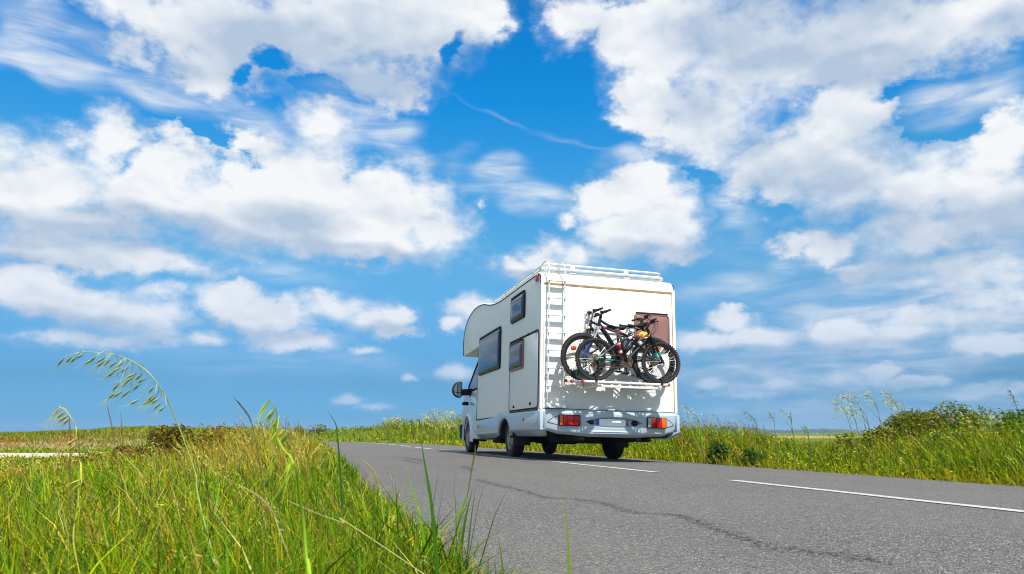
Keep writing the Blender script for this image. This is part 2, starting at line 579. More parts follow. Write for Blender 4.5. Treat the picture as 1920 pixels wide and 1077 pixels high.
def ground_z(x, y):
    x = np.asarray(x, float); y = np.asarray(y, float)
    t = road_offset(x, y)
    f = -0.0037 * np.clip(y, -30, 50)
    z_in = 0.0266 + np.where(t > 0, -0.0242 * t, 0.022 * t) + f - 0.03
    edge_r = 0.0266 - 0.0242 * HALF_R + f
    edge_l = 0.0266 - 0.022 * HALF_L + f
    right = edge_r - 0.01 + 0.05 * sstep(t, HALF_R, HALF_R + 1.2) - 0.55 * sstep(t, HALF_R + 4, HALF_R + 16)
    right = right + .75 * sstep(t, HALF_R + .5, HALF_R + 2.6) * sstep(y, 13, 24) * sstep(x, -7, -1) * (1 - sstep(t, HALF_R + 9, HALF_R + 20))
    left = edge_l - 0.01 + 0.02 * sstep(-t, HALF_L, HALF_L + 0.8) - 0.42 * sstep(-t, HALF_L + 1.1, HALF_L + 6.5)
    z = np.where(t > HALF_R, right, np.where(t < -HALF_L, left, z_in))
    z = z + 0.03 * np.sin(x * 0.9 + 1.3) * np.sin(y * 0.7) * sstep(np.abs(t), 4, 7)
    return z


def gz(x, y):
    return float(ground_z(np.array([x]), np.array([y]))[0])


def ground_material():
    m = bpy.data.materials.new('meadow_ground'); m.use_nodes = True
    g = NG(m.node_tree); b = g.n['Principled BSDF']
    tc = g.new('ShaderNodeTexCoord'); P = tc.outputs['Object']
    n1 = g.noise(P, 0.05, 6, 0.6); n2 = g.noise(P, 3.0, 6, 0.65); n3 = g.noise(P, 40, 4, 0.6)
    c = g.ramp(n1, [(0.35, (.06, .12, .006)), (0.5, (.12, .17, .008)), (0.65, (.19, .20, .015))])
    c = g.mix(g.smooth(n2, 0.4, 0.7), c, (.05, .09, .012))
    c = g.mix(g.smooth(n3, 0.5, 0.7, 0, .6), c, (.20, .17, .06))
    g.l.new(c, b.inputs['Base Color']); b.inputs['Roughness'].default_value = 0.95
    b.inputs['Specular IOR Level'].default_value = 0.1
    return m


def asphalt_material():
    m = bpy.data.materials.new('asphalt'); m.use_nodes = True
    g = NG(m.node_tree); b = g.n['Principled BSDF']
    tc = g.new('ShaderNodeTexCoord'); P = tc.outputs['Object']
    vo = g.new('ShaderNodeTexVoronoi'); g.l.new(P, vo.inputs['Vector']); vo.inputs['Scale'].default_value = 140
    stone = g.new('ShaderNodeSeparateColor'); g.l.new(vo.outputs['Color'], stone.inputs[0])
    c = g.ramp(stone.outputs[0], [(0.0, (.05, .05, .05)), (.3, (.16, .158, .153)), (.6, (.215, .205, .19)), (.85, (.29, .28, .262)), (1.0, (.52, .50, .46))])
    fine = g.noise(P, 210, 3, 0.6)
    c = g.mix(g.smooth(fine, 0.36, 0.56, .8, 0), c, (.085, .083, .08))
    gap = g.smooth(vo.outputs['Distance'], 0.004, 0.009, 0, .55)
    big = g.noise(P, 0.55, 5, 0.6)
    c = g.mix(g.smooth(big, 0.35, 0.68, 0, .35), c, (.23, .218, .20))
    streak = g.noise(g.vmath('MULTIPLY', P, (2.2, .12, 1)), 1.6, 5, 0.6)
    c = g.mix(g.smooth(streak, 0.45, 0.7, 0, .28), c, (.15, .148, .145))
    blot = g.noise(P, 3.1, 7, 0.68)
    c = g.mix(g.smooth(blot, 0.62, 0.74, 0, .45), c, (.10, .10, .10))
    g.l.new(c, b.inputs['Base Color'])
    b.inputs['Roughness'].default_value = 0.85
    b.inputs['Specular IOR Level'].default_value = 0.3
    bp = g.new('ShaderNodeBump'); bp.inputs['Strength'].default_value = .55; bp.inputs['Distance'].default_value = .004
    h = g.math('ADD', g.math('MULTIPLY', vo.outputs['Distance'], -40.0), g.math('MULTIPLY', fine, 1.2))
    g.l.new(h, bp.inputs['Height']); g.l.new(bp.outputs[0], b.inputs['Normal'])
    return m


def marking_material():
    m = bpy.data.materials.new('worn_road_paint'); m.use_nodes = True
    g = NG(m.node_tree); b = g.n['Principled BSDF']
    tc = g.new('ShaderNodeTexCoord'); P = tc.outputs['Object']
    n1 = g.noise(P, 60, 5, 0.65); n2 = g.noise(P, 7, 4, 0.6)
    c = g.mix(g.smooth(n1, 0.35, 0.60), (.26, .255, .245), (.60, .595, .58))
    c = g.mix(g.smooth(n2, 0.3, 0.7, .35, 0), c, (.42, .42, .42))
    g.l.new(c, b.inputs['Base Color']); b.inputs['Roughness'].default_value = .75
    tr = g.new('ShaderNodeBsdfTransparent'); mx = g.new('ShaderNodeMixShader')
    worn = g.math('MULTIPLY', g.smooth(g.noise(P, 110, 3, 0.6), 0.58, 0.66), g.smooth(n2, 0.4, 0.7, .2, 1))
    g.l.new(worn, mx.inputs[0]); g.l.new(b.outputs[0], mx.inputs[1]); g.l.new(tr.outputs[0], mx.inputs[2])
    g.l.new(mx.outputs[0], g.n['Material Output'].inputs['Surface'])
    return m


def crack_material():
    m = bpy.data.materials.new('tar_crack'); m.use_nodes = True
    g = NG(m.node_tree); b = g.n['Principled BSDF']
    tc = g.new('ShaderNodeTexCoord'); P = tc.outputs['Object']
    at_ = g.new('ShaderNodeAttribute', attribute_name='edge')
    n = g.noise(P, 52, 6, 0.75)
    b.inputs['Base Color'].default_value = (.04, .04, .04, 1); b.inputs['Roughness'].default_value = .9
    tr = g.new('ShaderNodeBsdfTransparent'); mx = g.new('ShaderNodeMixShader')
    a = g.smooth(g.math('ADD', at_.outputs['Fac'], g.math('MULTIPLY_ADD', n, 5.5, -3.0)), 0.45, 0.75)
    g.l.new(a, mx.inputs[0]); g.l.new(tr.outputs[0], mx.inputs[1]); g.l.new(b.outputs[0], mx.inputs[2])
    g.l.new(mx.outputs[0], g.n['Material Output'].inputs['Surface'])
    return m


def build_ground():
    # one sheet out to the horizon, finer near the camera
    def axis(c, near, step, far, grow):
        out = [0.0]; s = step; v = 0.0
        while v < far:
            if v > near: s *= grow
            v += s; out.append(v)
        return [c - o for o in reversed(out[1:])] + [c + o for o in out]
    xs = axis(-1.1, 14, 0.5, 6000, 1.16); ys = axis(0.0, 60, 0.6, 6000, 1.16)
    X, Y = np.meshgrid(xs, ys, indexing='ij')
    Z = ground_z(X.ravel(), Y.ravel())
    V = np.column_stack([X.ravel(), Y.ravel(), Z])
    nx, ny = len(xs), len(ys)
    fs = [(i * ny + j, (i + 1) * ny + j, (i + 1) * ny + j + 1, i * ny + j + 1) for i in range(nx - 1) for j in range(ny - 1)]
    mb = MB(); mb.add(V.tolist(), fs)
    o = mb.build('ground', ground_material(), smooth=60, recalc=False)
    tag(o, kind='structure')

    # road sheet
    ss = list(np.arange(-30, 22, 1.0)) + list(np.arange(22, 70, 0.8)) + list(np.arange(70, 420, 6))
    ts = [-HALF_L, -2, -1.2, -.4, 0, .4, 1.2, 2, HALF_R]
    mb = MB()
    vs = [road_point(s, t) for s in ss for t in ts]
    n = len(ts)
    for i, s in enumerate(ss):           # ragged edges
        vs[i * n].x += 0.02 * math.sin(s * 3.1) + .015 * math.sin(s * 7.7)
        vs[i * n + n - 1].x += 0.02 * math.sin(s * 2.7 + 1)
    mb.add(vs, [(i * n + k, i * n + k + 1, (i + 1) * n + k + 1, (i + 1) * n + k) for i in range(len(ss) - 1) for k in range(n - 1)])
    tag(mb.build('road', asphalt_material(), smooth=60), kind='structure')

    # broken centre line: 3 m dashes, 1.33 m gaps
    mb = MB(); mk = marking_material()
    end = -4.69
    while end < 68:
        s0, s1 = end - 3.0, end
        q = [s0 + (s1 - s0) * k / 8 for k in range(9)]
        vs = []
        for s in q:
            off = 0.12 - 0.02 * s if s < 12 else -0.1
            off = max(-0.12, min(0.2, off)) + .006 * math.sin(s * 5)
            vs += [road_point(s, off - .055, .004), road_point(s, off + .055, .004)]
        mb.add(vs, [(2 * i, 2 * i + 1, 2 * i + 3, 2 * i + 2) for i in range(8)])
        end += 4.33
    tag(mb.build('road_markings', mk, smooth=60), kind='structure')

    # long wandering cracks in the near lane
    cm = crack_material()
    lines = [
        [(885, 897), (905, 903), (941, 912), (986, 922), (1020, 933), (1048, 935), (1082, 937), (1127, 943), (1155, 952), (1189, 962),
         (1234, 964), (1273, 968), (1307, 979), (1335, 991), (1374, 1004), (1402, 1013), (1447, 1028), (1492, 1031), (1532, 1039), (1577, 1041), (1627, 1052), (1700, 1064)],
        [(728, 855), (742, 858), (760, 859), (775, 861), (788, 864), (802, 868)],
        [(862, 873), (872, 876), (880, 880), (888, 884)],
        [(745, 860), (770, 866), (800, 872)],
    ]
    wid = [.034, .06, .05, .045]
    for li, (line, w) in enumerate(zip(lines, wid)):
        pts = []
        for px, py in line:
            r = pix_ray(px, py)
            z = 0.0
            for _ in range(4):
                k = (z - CAM.z) / r.z
                p = CAM + r * k
                z = road_z(p.x - ROAD_X, p.y)
            pts.append((p.x, p.y, 0))
        cs = spline(pts, 14)
        vs = []; ed = []
        rnd = random.Random(li)
        for i, p in enumerate(cs):
            a = cs[max(0, i - 1)]; b_ = cs[min(len(cs) - 1, i + 1)]
            tan = (b_ - a).normalized(); nn = Vector((tan.y, -tan.x, 0))
            fade = min(1, i / 8, (len(cs) - 1 - i) / 8)
            ww = w * (0.6 + 0.8 * rnd.random())
            j = nn * (rnd.random() - .5) * .02
            for off, e in ((-ww * 2.2, 0.0), (-ww * .35, 1.0 * fade), (ww * .35, 1.0 * fade), (ww * 2.2, 0.0)):
                q = p + nn * off + j
                vs.append((q.x, q.y, road_z(q.x - ROAD_X, q.y) + .003 + .0005 * li)); ed.append(e * .66)
        mb = MB()
        mb.add(vs, [(4 * i + k, 4 * i + k + 1, 4 * i + k + 5, 4 * i + k + 4) for i in range(len(cs) - 1) for k in range(3)])
        o = mb.build('road_crack', cm, smooth=0, recalc=False)
        at_ = o.data.attributes.new('edge', 'FLOAT', 'POINT')
        at_.data.foreach_set('value', ed)
        tag(o, kind='structure')


build_ground()

# ------------------------------------------------------------------ the motorhome
def build_camper():
    van = empty('motorhome', (0, 0, 0), (-0.0037, 0.0242, 0))
    tag(van, 'white coachbuilt motorhome with overcab bed and ladder driving away along the road', 'motorhome')
    HW = 1.10
    side = lambda u, v, d: Vector((d, u, v))          # polygons drawn as (y, z), swept along x
    back = lambda u, v, d: Vector((u, d, v))          # polygons drawn as (x, z), swept along y

    # living box: side outline from the rear foot over the roof to the overcab nose
    top = [(0.0, .69), (0.0, 1.7), (0.0, 2.62), (.008, 2.68), (.03, 2.735), (.075, 2.785), (.14, 2.81), (.25, 2.817)]
    hump = spline([(.6, 2.817, 0), (1.6, 2.815, 0), (2.4, 2.815, 0), (2.95, 2.838, 0), (3.44, 2.90, 0), (3.85, 2.985, 0), (4.2, 3.035, 0), (4.55, 3.058, 0),
                   (4.92, 3.05, 0), (5.29, 2.996, 0), (5.56, 2.91, 0), (5.78, 2.785, 0), (5.92, 2.6, 0), (5.965, 2.4, 0), (5.95, 2.2, 0), (5.89, 2.11, 0)], 4)
    outline = top + [(p.x, p.y) for p in hump] + [(4.36, 2.15), (4.30, .65), (2.7, .68), (1.2, .69)]
    mb = MB(); mb.prism(outline, side, -HW, HW)
    body = mb.build('body_shell', M['white'], van, smooth=30, bevel=.035, seg=3)

    # dark sealing strip round the edge of the side wall, white corner strips at the back
    for s in (-1, 1):
        x = s * (HW + .002)
        run = [Vector((x, y, z)) for y, z in outline[1:-4]]
        run = [Vector((x, p.y + (.04 if p.z < 2.7 and p.y < .1 else 0), p.z - (.03 if p.y > .03 and p.z > 2.3 else 0))) for p in run]
        run = [p for p in run if p.z > 2.12]
        mb = MB(); mb.tube(run, .009, 6)
        mb.build('edge_strip', M['seal'], van)
        mb = MB()
        mb.prism(rrect(s * 1.082 - .022, s * 1.082 + .022, .735, 2.66, .01, 2), back, -.012, .004)
        st = mb.build('corner_strip', M['trimwhite'], van, bevel=.004)
        mb = MB(); mb.box((s * 1.056, -.002, 1.67), (.008, .008, 1.88))
        mb.build('sealant', M['rustseal'], st)
    mb = MB(); mb.box((0, -.002, 2.603), (2.1, .010, .012)); mb.box((0, -.003, 2.618), (2.1, .014, .018))
    mb.build('rear_seam', M['rustseal'], van)
    mb = MB(); mb.box((0, -.004, .742), (2.1, .02, .016)); mb.build('rear_sill', M['seal'], van)

    # skirts below the side walls, with a wheel arch each
    for s in (-1, 1):
        out_arch = [(2.78, .685), (2.62, .725), (2.42, .762), (2.2, .775), (2.0, .772), (1.82, .75), (1.7, .70)]
        cy_, cz_ = 2.05, .30
        inner = [(cy_ + .44 * math.cos(a), cz_ + .345 * math.sin(a)) for a in np.linspace(PI - .12, .12, 17)]
        poly = [(4.31, .645)] + out_arch + [(.01, .715), (-.06, .71), (-.06, .44), (1.58, .445)] + inner + [(2.54, .40), (4.31, .375)]
        x0, x1 = (s * 1.06, s * 1.112)
        mb = MB(); mb.prism(poly, side, x0, x1)
        sk = mb.build('side_skirt', M['silver'], van, smooth=30, bevel=.012)
        # tucked lower lip
        for ya, yb, za, zb in ((-.16, 1.56, .345, .345), (2.54, 4.31, .335, .287)):
            mb = MB(); pl = [Vector((s * 1.108, ya, .442 if ya < 2 else .402)), Vector((s * 1.108, yb, .445 if ya < 2 else .377)), Vector((s * 1.0, yb, zb)), Vector((s * 1.0, ya + (.25 if ya < 0 else .0), za))]
            q = [p + Vector((-s * .05, 0, .015)) for p in pl]
            mb.add(pl + q, [(0, 1, 2, 3), (7, 6, 5, 4), (0, 4, 5, 1), (1, 5, 6, 2), (2, 6, 7, 3), (3, 7, 4, 0)])
            mb.build('lower_lip', M['silver'], sk, bevel=.006)
        # inside of the arch
        mb = MB()
        rim = [(cy_ + .45 * math.cos(a), cz_ + .355 * math.sin(a)) for a in np.linspace(PI - .05, .05, 17)]
        vs = [Vector((s * 1.11, y, z)) for y, z in rim] + [Vector((s * .72, y, z)) for y, z in rim]
        mb.add(vs, [(i, i + 1, i + 18, i + 17) for i in range(16)])
        mb.build('arch_liner', M['under'], sk, recalc=False)
        for y in (.80, 4.09):
            z = .60 if y < 2 else .53
            mb = MB(); mb.lathe((s * 1.108, y, z), [(0.0, s * .022), (.022, s * .02), (.03, s * .012), (.032, 0)], 'X', 14)
            mb.build('side_reflector', M['amber'], sk)
        mb = MB()
        mb.box((s * 1.104, 3.52, .672), (.012, 1.58, .014)); mb.build('skirt_joint', M['seal'], van); mb = MB(); mb.box((s * 1.103, .86, .730), (.014, 1.66, .016)); mb.box((s * 1.105, .86, .748), (.01, 1.66, .008))
        mb.build('skirt_joint', M['seal'], van)
        mb = MB(); mb.box((s * 1.096, 4.318, 1.4), (.012, .016, 1.5)); mb.build('wall_edge', M['seal'], van)

    # acrylic windows standing a little proud of the wall
    def window(name, u0, u1, v0, v1, place, d, sgn, fm, gm, parent, r=.045, strip=True):
        t = MB(); o_ = rrect(u0, u1, v0, v1, r); i_ = rrect(u0 + .026, u1 - .026, v0 + .026, v1 - .026, r * .6)
        n = len(o_)
        vs = []
        for (pl, dep) in ((o_, 0), (o_, .020), (rrect(u0 + .012, u1 - .012, v0 + .012, v1 - .012, r * .8), .032), (i_, .030), (i_, .010)):
            vs += [place(u, v, d + sgn * dep) for u, v in pl]
        fs = [(k * n + i, k * n + (i + 1) % n, (k + 1) * n + (i + 1) % n, (k + 1) * n + i) for k in range(4) for i in range(n)]
        t.add(vs, fs)
        fr = t.build(name, fm, parent, smooth=40)
        p = MB(); rings = []
        for k, (ins, dep) in enumerate(((.024, .022), (.045, .034), (.08, .042), (.13, .044))):
            rings.append([place(u, v, d + sgn * dep) for u, v in rrect(u0 + ins, u1 - ins, v0 + ins, v1 - ins, max(.012, r - ins * .3))])
        vs = [q for ring in rings for q in ring]; n = len(rings[0])
        fs = [(k * n + i, k * n + (i + 1) % n, (k + 1) * n + (i + 1) % n, (k + 1) * n + i) for k in range(3) for i in range(n)]
        fs.append(tuple(3 * n + i for i in range(n)))
        p.add(vs, fs)
        p.build('pane', gm, fr, smooth=50)
        if strip:
            h = MB(); h.prism([(u0 + .03, v1 - .004), (u1 - .03, v1 - .004), (u1 - .03, v1 + .018), (u0 + .03, v1 + .018)], place, d, d + sgn * .035)
            h.build('hinge_rail', M['black'], fr, bevel=.004)
        return fr

    for s in (-1, 1):
        sm = lambda u, v, d: Vector((d, u, v))
        window('window', 2.40, 4.15, 1.535, 2.285, sm, s * HW, s, M['black'], M['glass'], van, .06)
        window('window', .845, 1.685, 2.225, 2.655, sm, s * HW, s, M['black'], M['glass'], van, .05)
        # locker or entry door with its own small window
        mb = MB()
        mb.prism(rrect(.07, 1.715, .765, 1.895, .07), sm, s * HW, s * (HW + .010))
        door = mb.build('locker_door', M['white'], van, bevel=.003)
        mb = MB(); loop = [Vector((s * (HW + .009), u, v)) for u, v in rrect(.065, 1.72, .76, 1.90, .075)]
        mb.tube(loop + loop[:2], .0075, 6, cap=False); mb.build('door_seal', M['seal'], door)
        mb = MB(); mb.tube([(s * (HW + .018), .10, 1.905), (s * (HW + .018), 1.70, 1.905)], .013, 8)
        for y in (.12, .55, 1.0): mb.tube([(s * (HW + .018), y, 1.905), (s * (HW + .018), y + .07, 1.905)], .017, 8)
        mb.build('hinge', M['seal'], door)
        for y, z in ((1.40, .815), (.447, .828)):
            mb = MB(); mb.box((s * (HW + .018), y, z), (.02, .05, .042)); mb.build('lock', M['black'], door, bevel=.006)
        window('window', .85, 1.685, 1.405, 1.855, sm, s * (HW + .010), s, M['brownframe'] if s < 0 else M['black'], M['brownglass'], door, .05)
        # red outline lamp high on the wall
        mb = MB(); mb.box((s * (HW + .014), .195, 2.728), (.028, .115, .095)); mb.build('outline_lamp', M['red'], van, bevel=.008)
    bk = lambda u, v, d: Vector((u, d, v))
    window('window', .405, 1.0, 1.66, 2.25, bk, 0, -1, M['brownframe'], M['blindglass'], van, .06)

    # rear bumper moulding: bowed, with a lens shaped niche for the plate
    def bump_pt(fu, fv):
        u = -1.118 + 2.236 * fu
        a = abs(u) / 1.118
        zt = .738
        zb = .355 + .030 * sstep(np.array(a), .25, .75).item() + .05 * sstep(np.array(a), .7, .93).item() + .09 * sstep(np.array(a), .9, 1.0).item()
        z = zb + (zt - zb) * fv
        y = -.115 * (1 - a ** 9) - .018 * (1 - a * a)
        y += .045 * (1 - fv) ** 3 + .10 * max(0, .10 - fv) / .10 * .6 + .035 * max(0, fv - .86) / .14
        # wrap the ends forward
        e = sstep(np.array(a), .90, 1.0).item()
        y += .05 * e * (1 - fv)
        xx = (u - .019) / .475
        if abs(xx) < 1:
            zt_n = .505 + .143 * (1 - xx * xx) ** .8
            zt_n = .560 + .088 * (1 - abs(xx) ** 2.2); zb_n = .560 - .072 * (1 - abs(xx) ** 2.4)
            m = sstep(np.array(zt_n - z), 0, .012).item() * sstep(np.array(z - zb_n), -.004, .045).item()
            y += .062 * m
        if abs(u - .03) < .5:
            k = sstep(np.array(.5 - abs(u - .03)), 0, .2).item()
            for zz in (.432, .402):
                y += -.016 * k * math.exp(-((z - zz) / .009) ** 2)
        return Vector((u, y, z))
    mb = MB(); mb.grid(bump_pt, 220, 56)
    # closing top ledge and underside
    tl = [bump_pt(i / 60, 1.0) for i in range(61)]; bl = [bump_pt(i / 60, 0.0) for i in range(61)]
    mb.add(tl + [Vector((p.x * .985, .03, p.z)) for p in tl], [(i, i + 1, i + 62, i + 61) for i in range(60)])
    mb.add(bl + [Vector((p.x * .97, .12, p.z + .01)) for p in bl], [(i + 1, i, i + 61, i + 62) for i in range(60)])
    bumper = mb.build('rear_bumper', M['silver'], van, smooth=50, recalc=False)
    # engraved lens outlines beside the lamps
    for s in (-1, 1):
        mb = MB()
        arc = [(s * (.86 + .14 * t), 0, .635 - .085 * t * t) for t in np.linspace(0, 1, 9)] + [(s * (1.0 - .14 * t), 0, .55 - .035 * t) for t in np.linspace(.1, 1, 6)]
        arc = [Vector((x, bump_pt((x + 1.118) / 2.236, (z - .40) / .338).y - .001, z)) for x, _, z in arc]
        mb.tube(arc, .0035, 5); mb.build('moulding_line', M['seal'], bumper)
    # rear lamp clusters
    for x0, x1, segs in ((-.842, -.528, (('amber', .0, .18), ('red', .18, .36), ('red', .36, .68), ('darkred', .68, 1.0))),
                         (.541, .842, (('clear', 0, .20), ('darkred', .20, .48), ('red', .48, .74), ('amber', .74, 1.0)))):
        mb = MB(); mb.prism(rrect(x0 - .008, x1 + .008, .502, .66, .012, 2), bk, -.09, -.145)
        lamp = mb.build('tail_light', M['black'], van, bevel=.004)
        for nm, a, b_ in segs:
            xa = x0 + (x1 - x0) * a; xb = x0 + (x1 - x0) * b_
            mb = MB(); mb.prism([(xa + .003, .512), (xb - .003, .512), (xb - .003, .650), (xa + .003, .650)], bk, -.12, -.155)
            mb.build('lens', M[nm], lamp, bevel=.004)
    # number plate without characters, blue bands at its ends
    mb = MB(); mb.prism(rrect(-.265, .256, .505, .615, .008, 2), bk, -.075, -.088)
    pl = mb.build('number_plate', M['plate'], van)
    mb = MB(); mb.box((-.236, -.0895, .56), (.052, .004, .104)); mb.build('blue_band', M['plateblue'], pl); mb = MB(); mb.box((.232, -.0895, .538), (.044, .004, .06)); mb.build('blue_band', M['plateblue'], pl)
    mb = MB(); mb.box((.232, -.0895, .59), (.044, .004, .042)); mb.build('red_patch', M['platered'], pl)
    for x in (-.345, .355):
        mb = MB(); mb.lathe((x, -.10, .565), [(0, -.03), (.03, -.03), (.042, -.015), (.045, .05)], 'Y', 16)
        mb.box((x, -.085, .52), (.05, .06, .05)); mb.build('plate_lamp', M['black'], van, bevel=.006)

    # ladder: two rails hooked over the roof, flat treads
    mb = MB()
    for x in (-1.005, -.755):
        top_ = spline([(x, -.085, .80), (x, -.085, 2.62), (x, -.085, 2.78), (x - .01, -.075, 2.88), (x - .025, -.03, 2.945), (x - .03, .05, 2.955), (x - .03, .22, 2.925), (x - .03, .36, 2.86)], 6)
        mb.tube(top_, .0115, 10)
    lad = mb.build('ladder', M['alu'], van)
    for k in range(7):
        z = 2.636 - .2625 * k
        mb = MB(); mb.box((-.88, -.095, z), (.285, .062, .011)); mb.build('tread', M['alu'], lad, bevel=.004)
    for z in (2.55, 1.9, 1.2, .82):
        for x in (-1.005, -.755):
            mb = MB(); mb.box((x, -.043, z), (.02, .085, .03)); mb.build('bracket', M['alu'], lad, bevel=.003)
    mb = MB(); mb.box((-.88, -.09, .79), (.29, .10, .05)); mb.box((-.88, -.145, .775), (.27, .02, .035)); mb.build('folding_foot', M['trimwhite'], lad, bevel=.008)

    # roof rails in two tiers
    def rail(z, r, x, y0, y1, name, m):
        mb = MB()
        c = .16
        run = [(-x, y1, z), (-x, y0 + c, z)] + [(-x + c * (1 - math.cos(a)), y0 + c * (1 - math.sin(a)), z) for a in np.linspace(0, PI / 2, 6)][1:]
        run += [(x - c * (1 - math.cos(a)), y0 + c * (1 - math.sin(a)), z) for a in np.linspace(PI / 2, 0, 6)]
        run += [(x, y1, z)]
        mb.tube(run, r, 10); return mb.build(name, m, van)
    hi = rail(2.955, .018, 1.0, .16, 3.35, 'roof_rail', M['alu'])
    lo = rail(2.875, .021, 1.02, .12, 3.0, 'roof_rail', M['alu'])
    for x, y in ((-.55, .16), (.35, .16), (-1.0, .75), (-1.0, 1.7), (-1.0, 2.5), (1.0, .75), (1.0, 1.7), (1.0, 2.5)):
        mb = MB(); mb.box((x, y, 2.90), (.075 if y < .2 else .04, .03 if y < .2 else .07, .13)); mb.box((x, y, 2.835), (.10, .07, .03))
        mb.build('rail_post', M['alu'], hi, bevel=.004)
    mb = MB(); mb.box((0, .17, 2.835), (1.9, .05, .04)); mb.build('rail_base', M['alu'], lo, bevel=.01)
    mb = MB(); mb.prism(rrect(-.35, .35, 1.2, 1.9, .06), lambda u, v, d: Vector((u, v, d)), 2.80, 2.87); mb.build('roof_light', M['clear'], van, bevel=.02)

    # cab
    def taper(p):
        k = 1 - max(0, p.z - 1.28) * .17
        k *= 1 - .10 * max(0, p.y - 6.0)
        return Vector((p.x * k, p.y, p.z))
    arch = [(5.66 + .40 * math.cos(a), .33 + .42 * math.sin(a)) for a in np.linspace(PI, 0, 17)]
    cab = [(4.30, .29), (4.30, 2.12), (5.05, 2.14), (5.35, 1.98), (5.75, 1.62), (6.12, 1.27), (6.45, 1.14), (6.66, 1.0), (6.76, .8), (6.78, .5), (6.7, .27), (6.1, .27)] + list(reversed(arch)) + [(5.2, .28)]
    mb = MB(); mb.prism(cab, side, -1.0, 1.0)
    mb.v = [tuple(taper(Vector(p))) for p in mb.v]
    cabo = mb.build('cab', M['cabpaint'], van, smooth=32, bevel=.05, seg=3)
    for s in (-1, 1):
        mb = MB()
        rim = [(5.66 + .41 * math.cos(a), .33 + .43 * math.sin(a)) for a in np.linspace(PI + .2, -.2, 21)]
        vs = [Vector((s * 1.0, y, z)) for y, z in rim] + [Vector((s * 1.035, 5.66 + (y - 5.66) * 1.05, .33 + (z - .33) * 1.05)) for y, z in rim] + [Vector((s * .985, 5.66 + (y - 5.66) * 1.28, .33 + (z - .33) * 1.24)) for y, z in rim]
        mb.add(vs, [(k * 21 + i, k * 21 + i + 1, (k + 1) * 21 + i + 1, (k + 1) * 21 + i) for k in range(2) for i in range(20)])
        mb.build('wheel_arch', M['cabpaint'], cabo, smooth=60)
        mb = MB()
        vs = [Vector((s * 1.0, y, z)) for y, z in rim] + [Vector((s * .66, y, z)) for y, z in rim]
        mb.add(vs, [(i, i + 1, i + 22, i + 21) for i in range(20)]); mb.build('arch_liner', M['under'], cabo, recalc=False)
        # door with window
        door = [(4.36, .42), (4.36, 1.30), (5.30, 1.30), (5.42, 1.2), (5.42, .95), (5.22, .75), (5.12, .45)]
        mb = MB(); mb.prism(door, side, s * .985, s * 1.008); mb.v = [tuple(taper(Vector(p))) for p in mb.v]
        d_ = mb.build('door', M['cabpaint'], cabo, bevel=.008)
        mb = MB(); mb.box((s * 1.02, 4.55, 1.12), (.03, .14, .035)); mb.build('handle', M['black'], d_, bevel=.008)
        win = [(4.38, 1.34), (4.38, 1.98), (5.18, 2.0), (5.42, 1.78), (5.78, 1.40), (5.5, 1.34)]
        mb = MB(); mb.prism(win, side, s * .99, s * 1.006); mb.v = [tuple(taper(Vector(p))) for p in mb.v]
        w_ = mb.build('side_window', M['glass'], cabo)
        mb = MB(); mb.tube([taper(Vector((s * 1.008, y, z))) for y, z in ((4.38, 1.335), (5.5, 1.335), (5.80, 1.40), (5.42, 1.80), (5.18, 2.02))], .016, 6); mb.build('window_seal', M['seal'], w_)
        # long armed mirror
        mb = MB(); mb.prism([(s * .95, 1.225), (s * .95, 1.37), (s * 1.22, 1.345), (s * 1.22, 1.21)], bk, 5.47, 5.56)
        mb.prism([(s * .90, 1.18), (s * .90, 1.45), (s * 1.0, 1.37), (s * 1.0, 1.19)], bk, 5.40, 5.60)
        arm = mb.build('mirror', M['black'], cabo, bevel=.015)
        house = [(s * a, z) for a, z in ((1.20, 1.165), (1.195, 1.51), (1.285, 1.512), (1.345, 1.475), (1.385, 1.41), (1.402, 1.33), (1.392, 1.27), (1.362, 1.215), (1.285, 1.162))]
        mb = MB(); mb.prism(house, bk, 5.44, 5.60); hs = mb.build('mirror_housing', M['black'], arm, bevel=.02)
        g1 = [(s * a, z) for a, z in ((1.222, 1.275), (1.215, 1.485), (1.28, 1.488), (1.33, 1.455), (1.366, 1.395), (1.38, 1.33), (1.375, 1.29))]
        g2 = [(s * a, z) for a, z in ((1.222, 1.255), (1.370, 1.272), (1.345, 1.225), (1.285, 1.182), (1.225, 1.185))]
        for gg in (g1, g2):
            mb = MB(); mb.prism(gg, bk, 5.434, 5.445); mb.build('mirror_glass', M['mirror'], hs)
        mb = MB(); mb.box((s * 1.075, 5.6, 1.045), (.13, .06, .075)); sm_ = mb.build('side_marker', M['black'], cabo, bevel=.014)
        mb = MB(); mb.box((s * 1.150, 5.6, 1.04), (.022, .055, .065)); mb.build('marker_lens', M['amber'], sm_, bevel=.006)
        mb = MB(); mb.box((s * .78, 6.74, .83), (.3, .08, .2)); mb.build('headlight', M['clear'], cabo, bevel=.03)
        mb = MB(); mb.box((s * .93, 4.75, .335), (.1, .5, .06)); mb.build('step', M['black'], cabo, bevel=.01)
    ws = [Vector((x, y, z)) for x, y, z in ((-.80, 5.40, 1.955), (.80, 5.40, 1.955), (.93, 6.10, 1.305), (-.93, 6.10, 1.305))]
    mb = MB(); q = [p + Vector((0, .012, .014)) for p in ws]; mb.add(ws + q, [(0, 1, 2, 3), (7, 6, 5, 4), (0, 4, 5, 1), (1, 5, 6, 2), (2, 6, 7, 3), (3, 7, 4, 0)])
    mb.build('windscreen', M['glass'], cabo)
    mb = MB(); mb.prism([(-.95, .27), (.95, .27), (.97, .62), (-.97, .62)], bk, 6.62, 6.86); mb.build('front_bumper', M['black'], cabo, bevel=.05)

    # running gear
    mb = MB()
    mb.box((0, 3.3, .52), (1.7, 5.6, .30)); mb.box((0, .62, .50), (1.9, .9, .24))
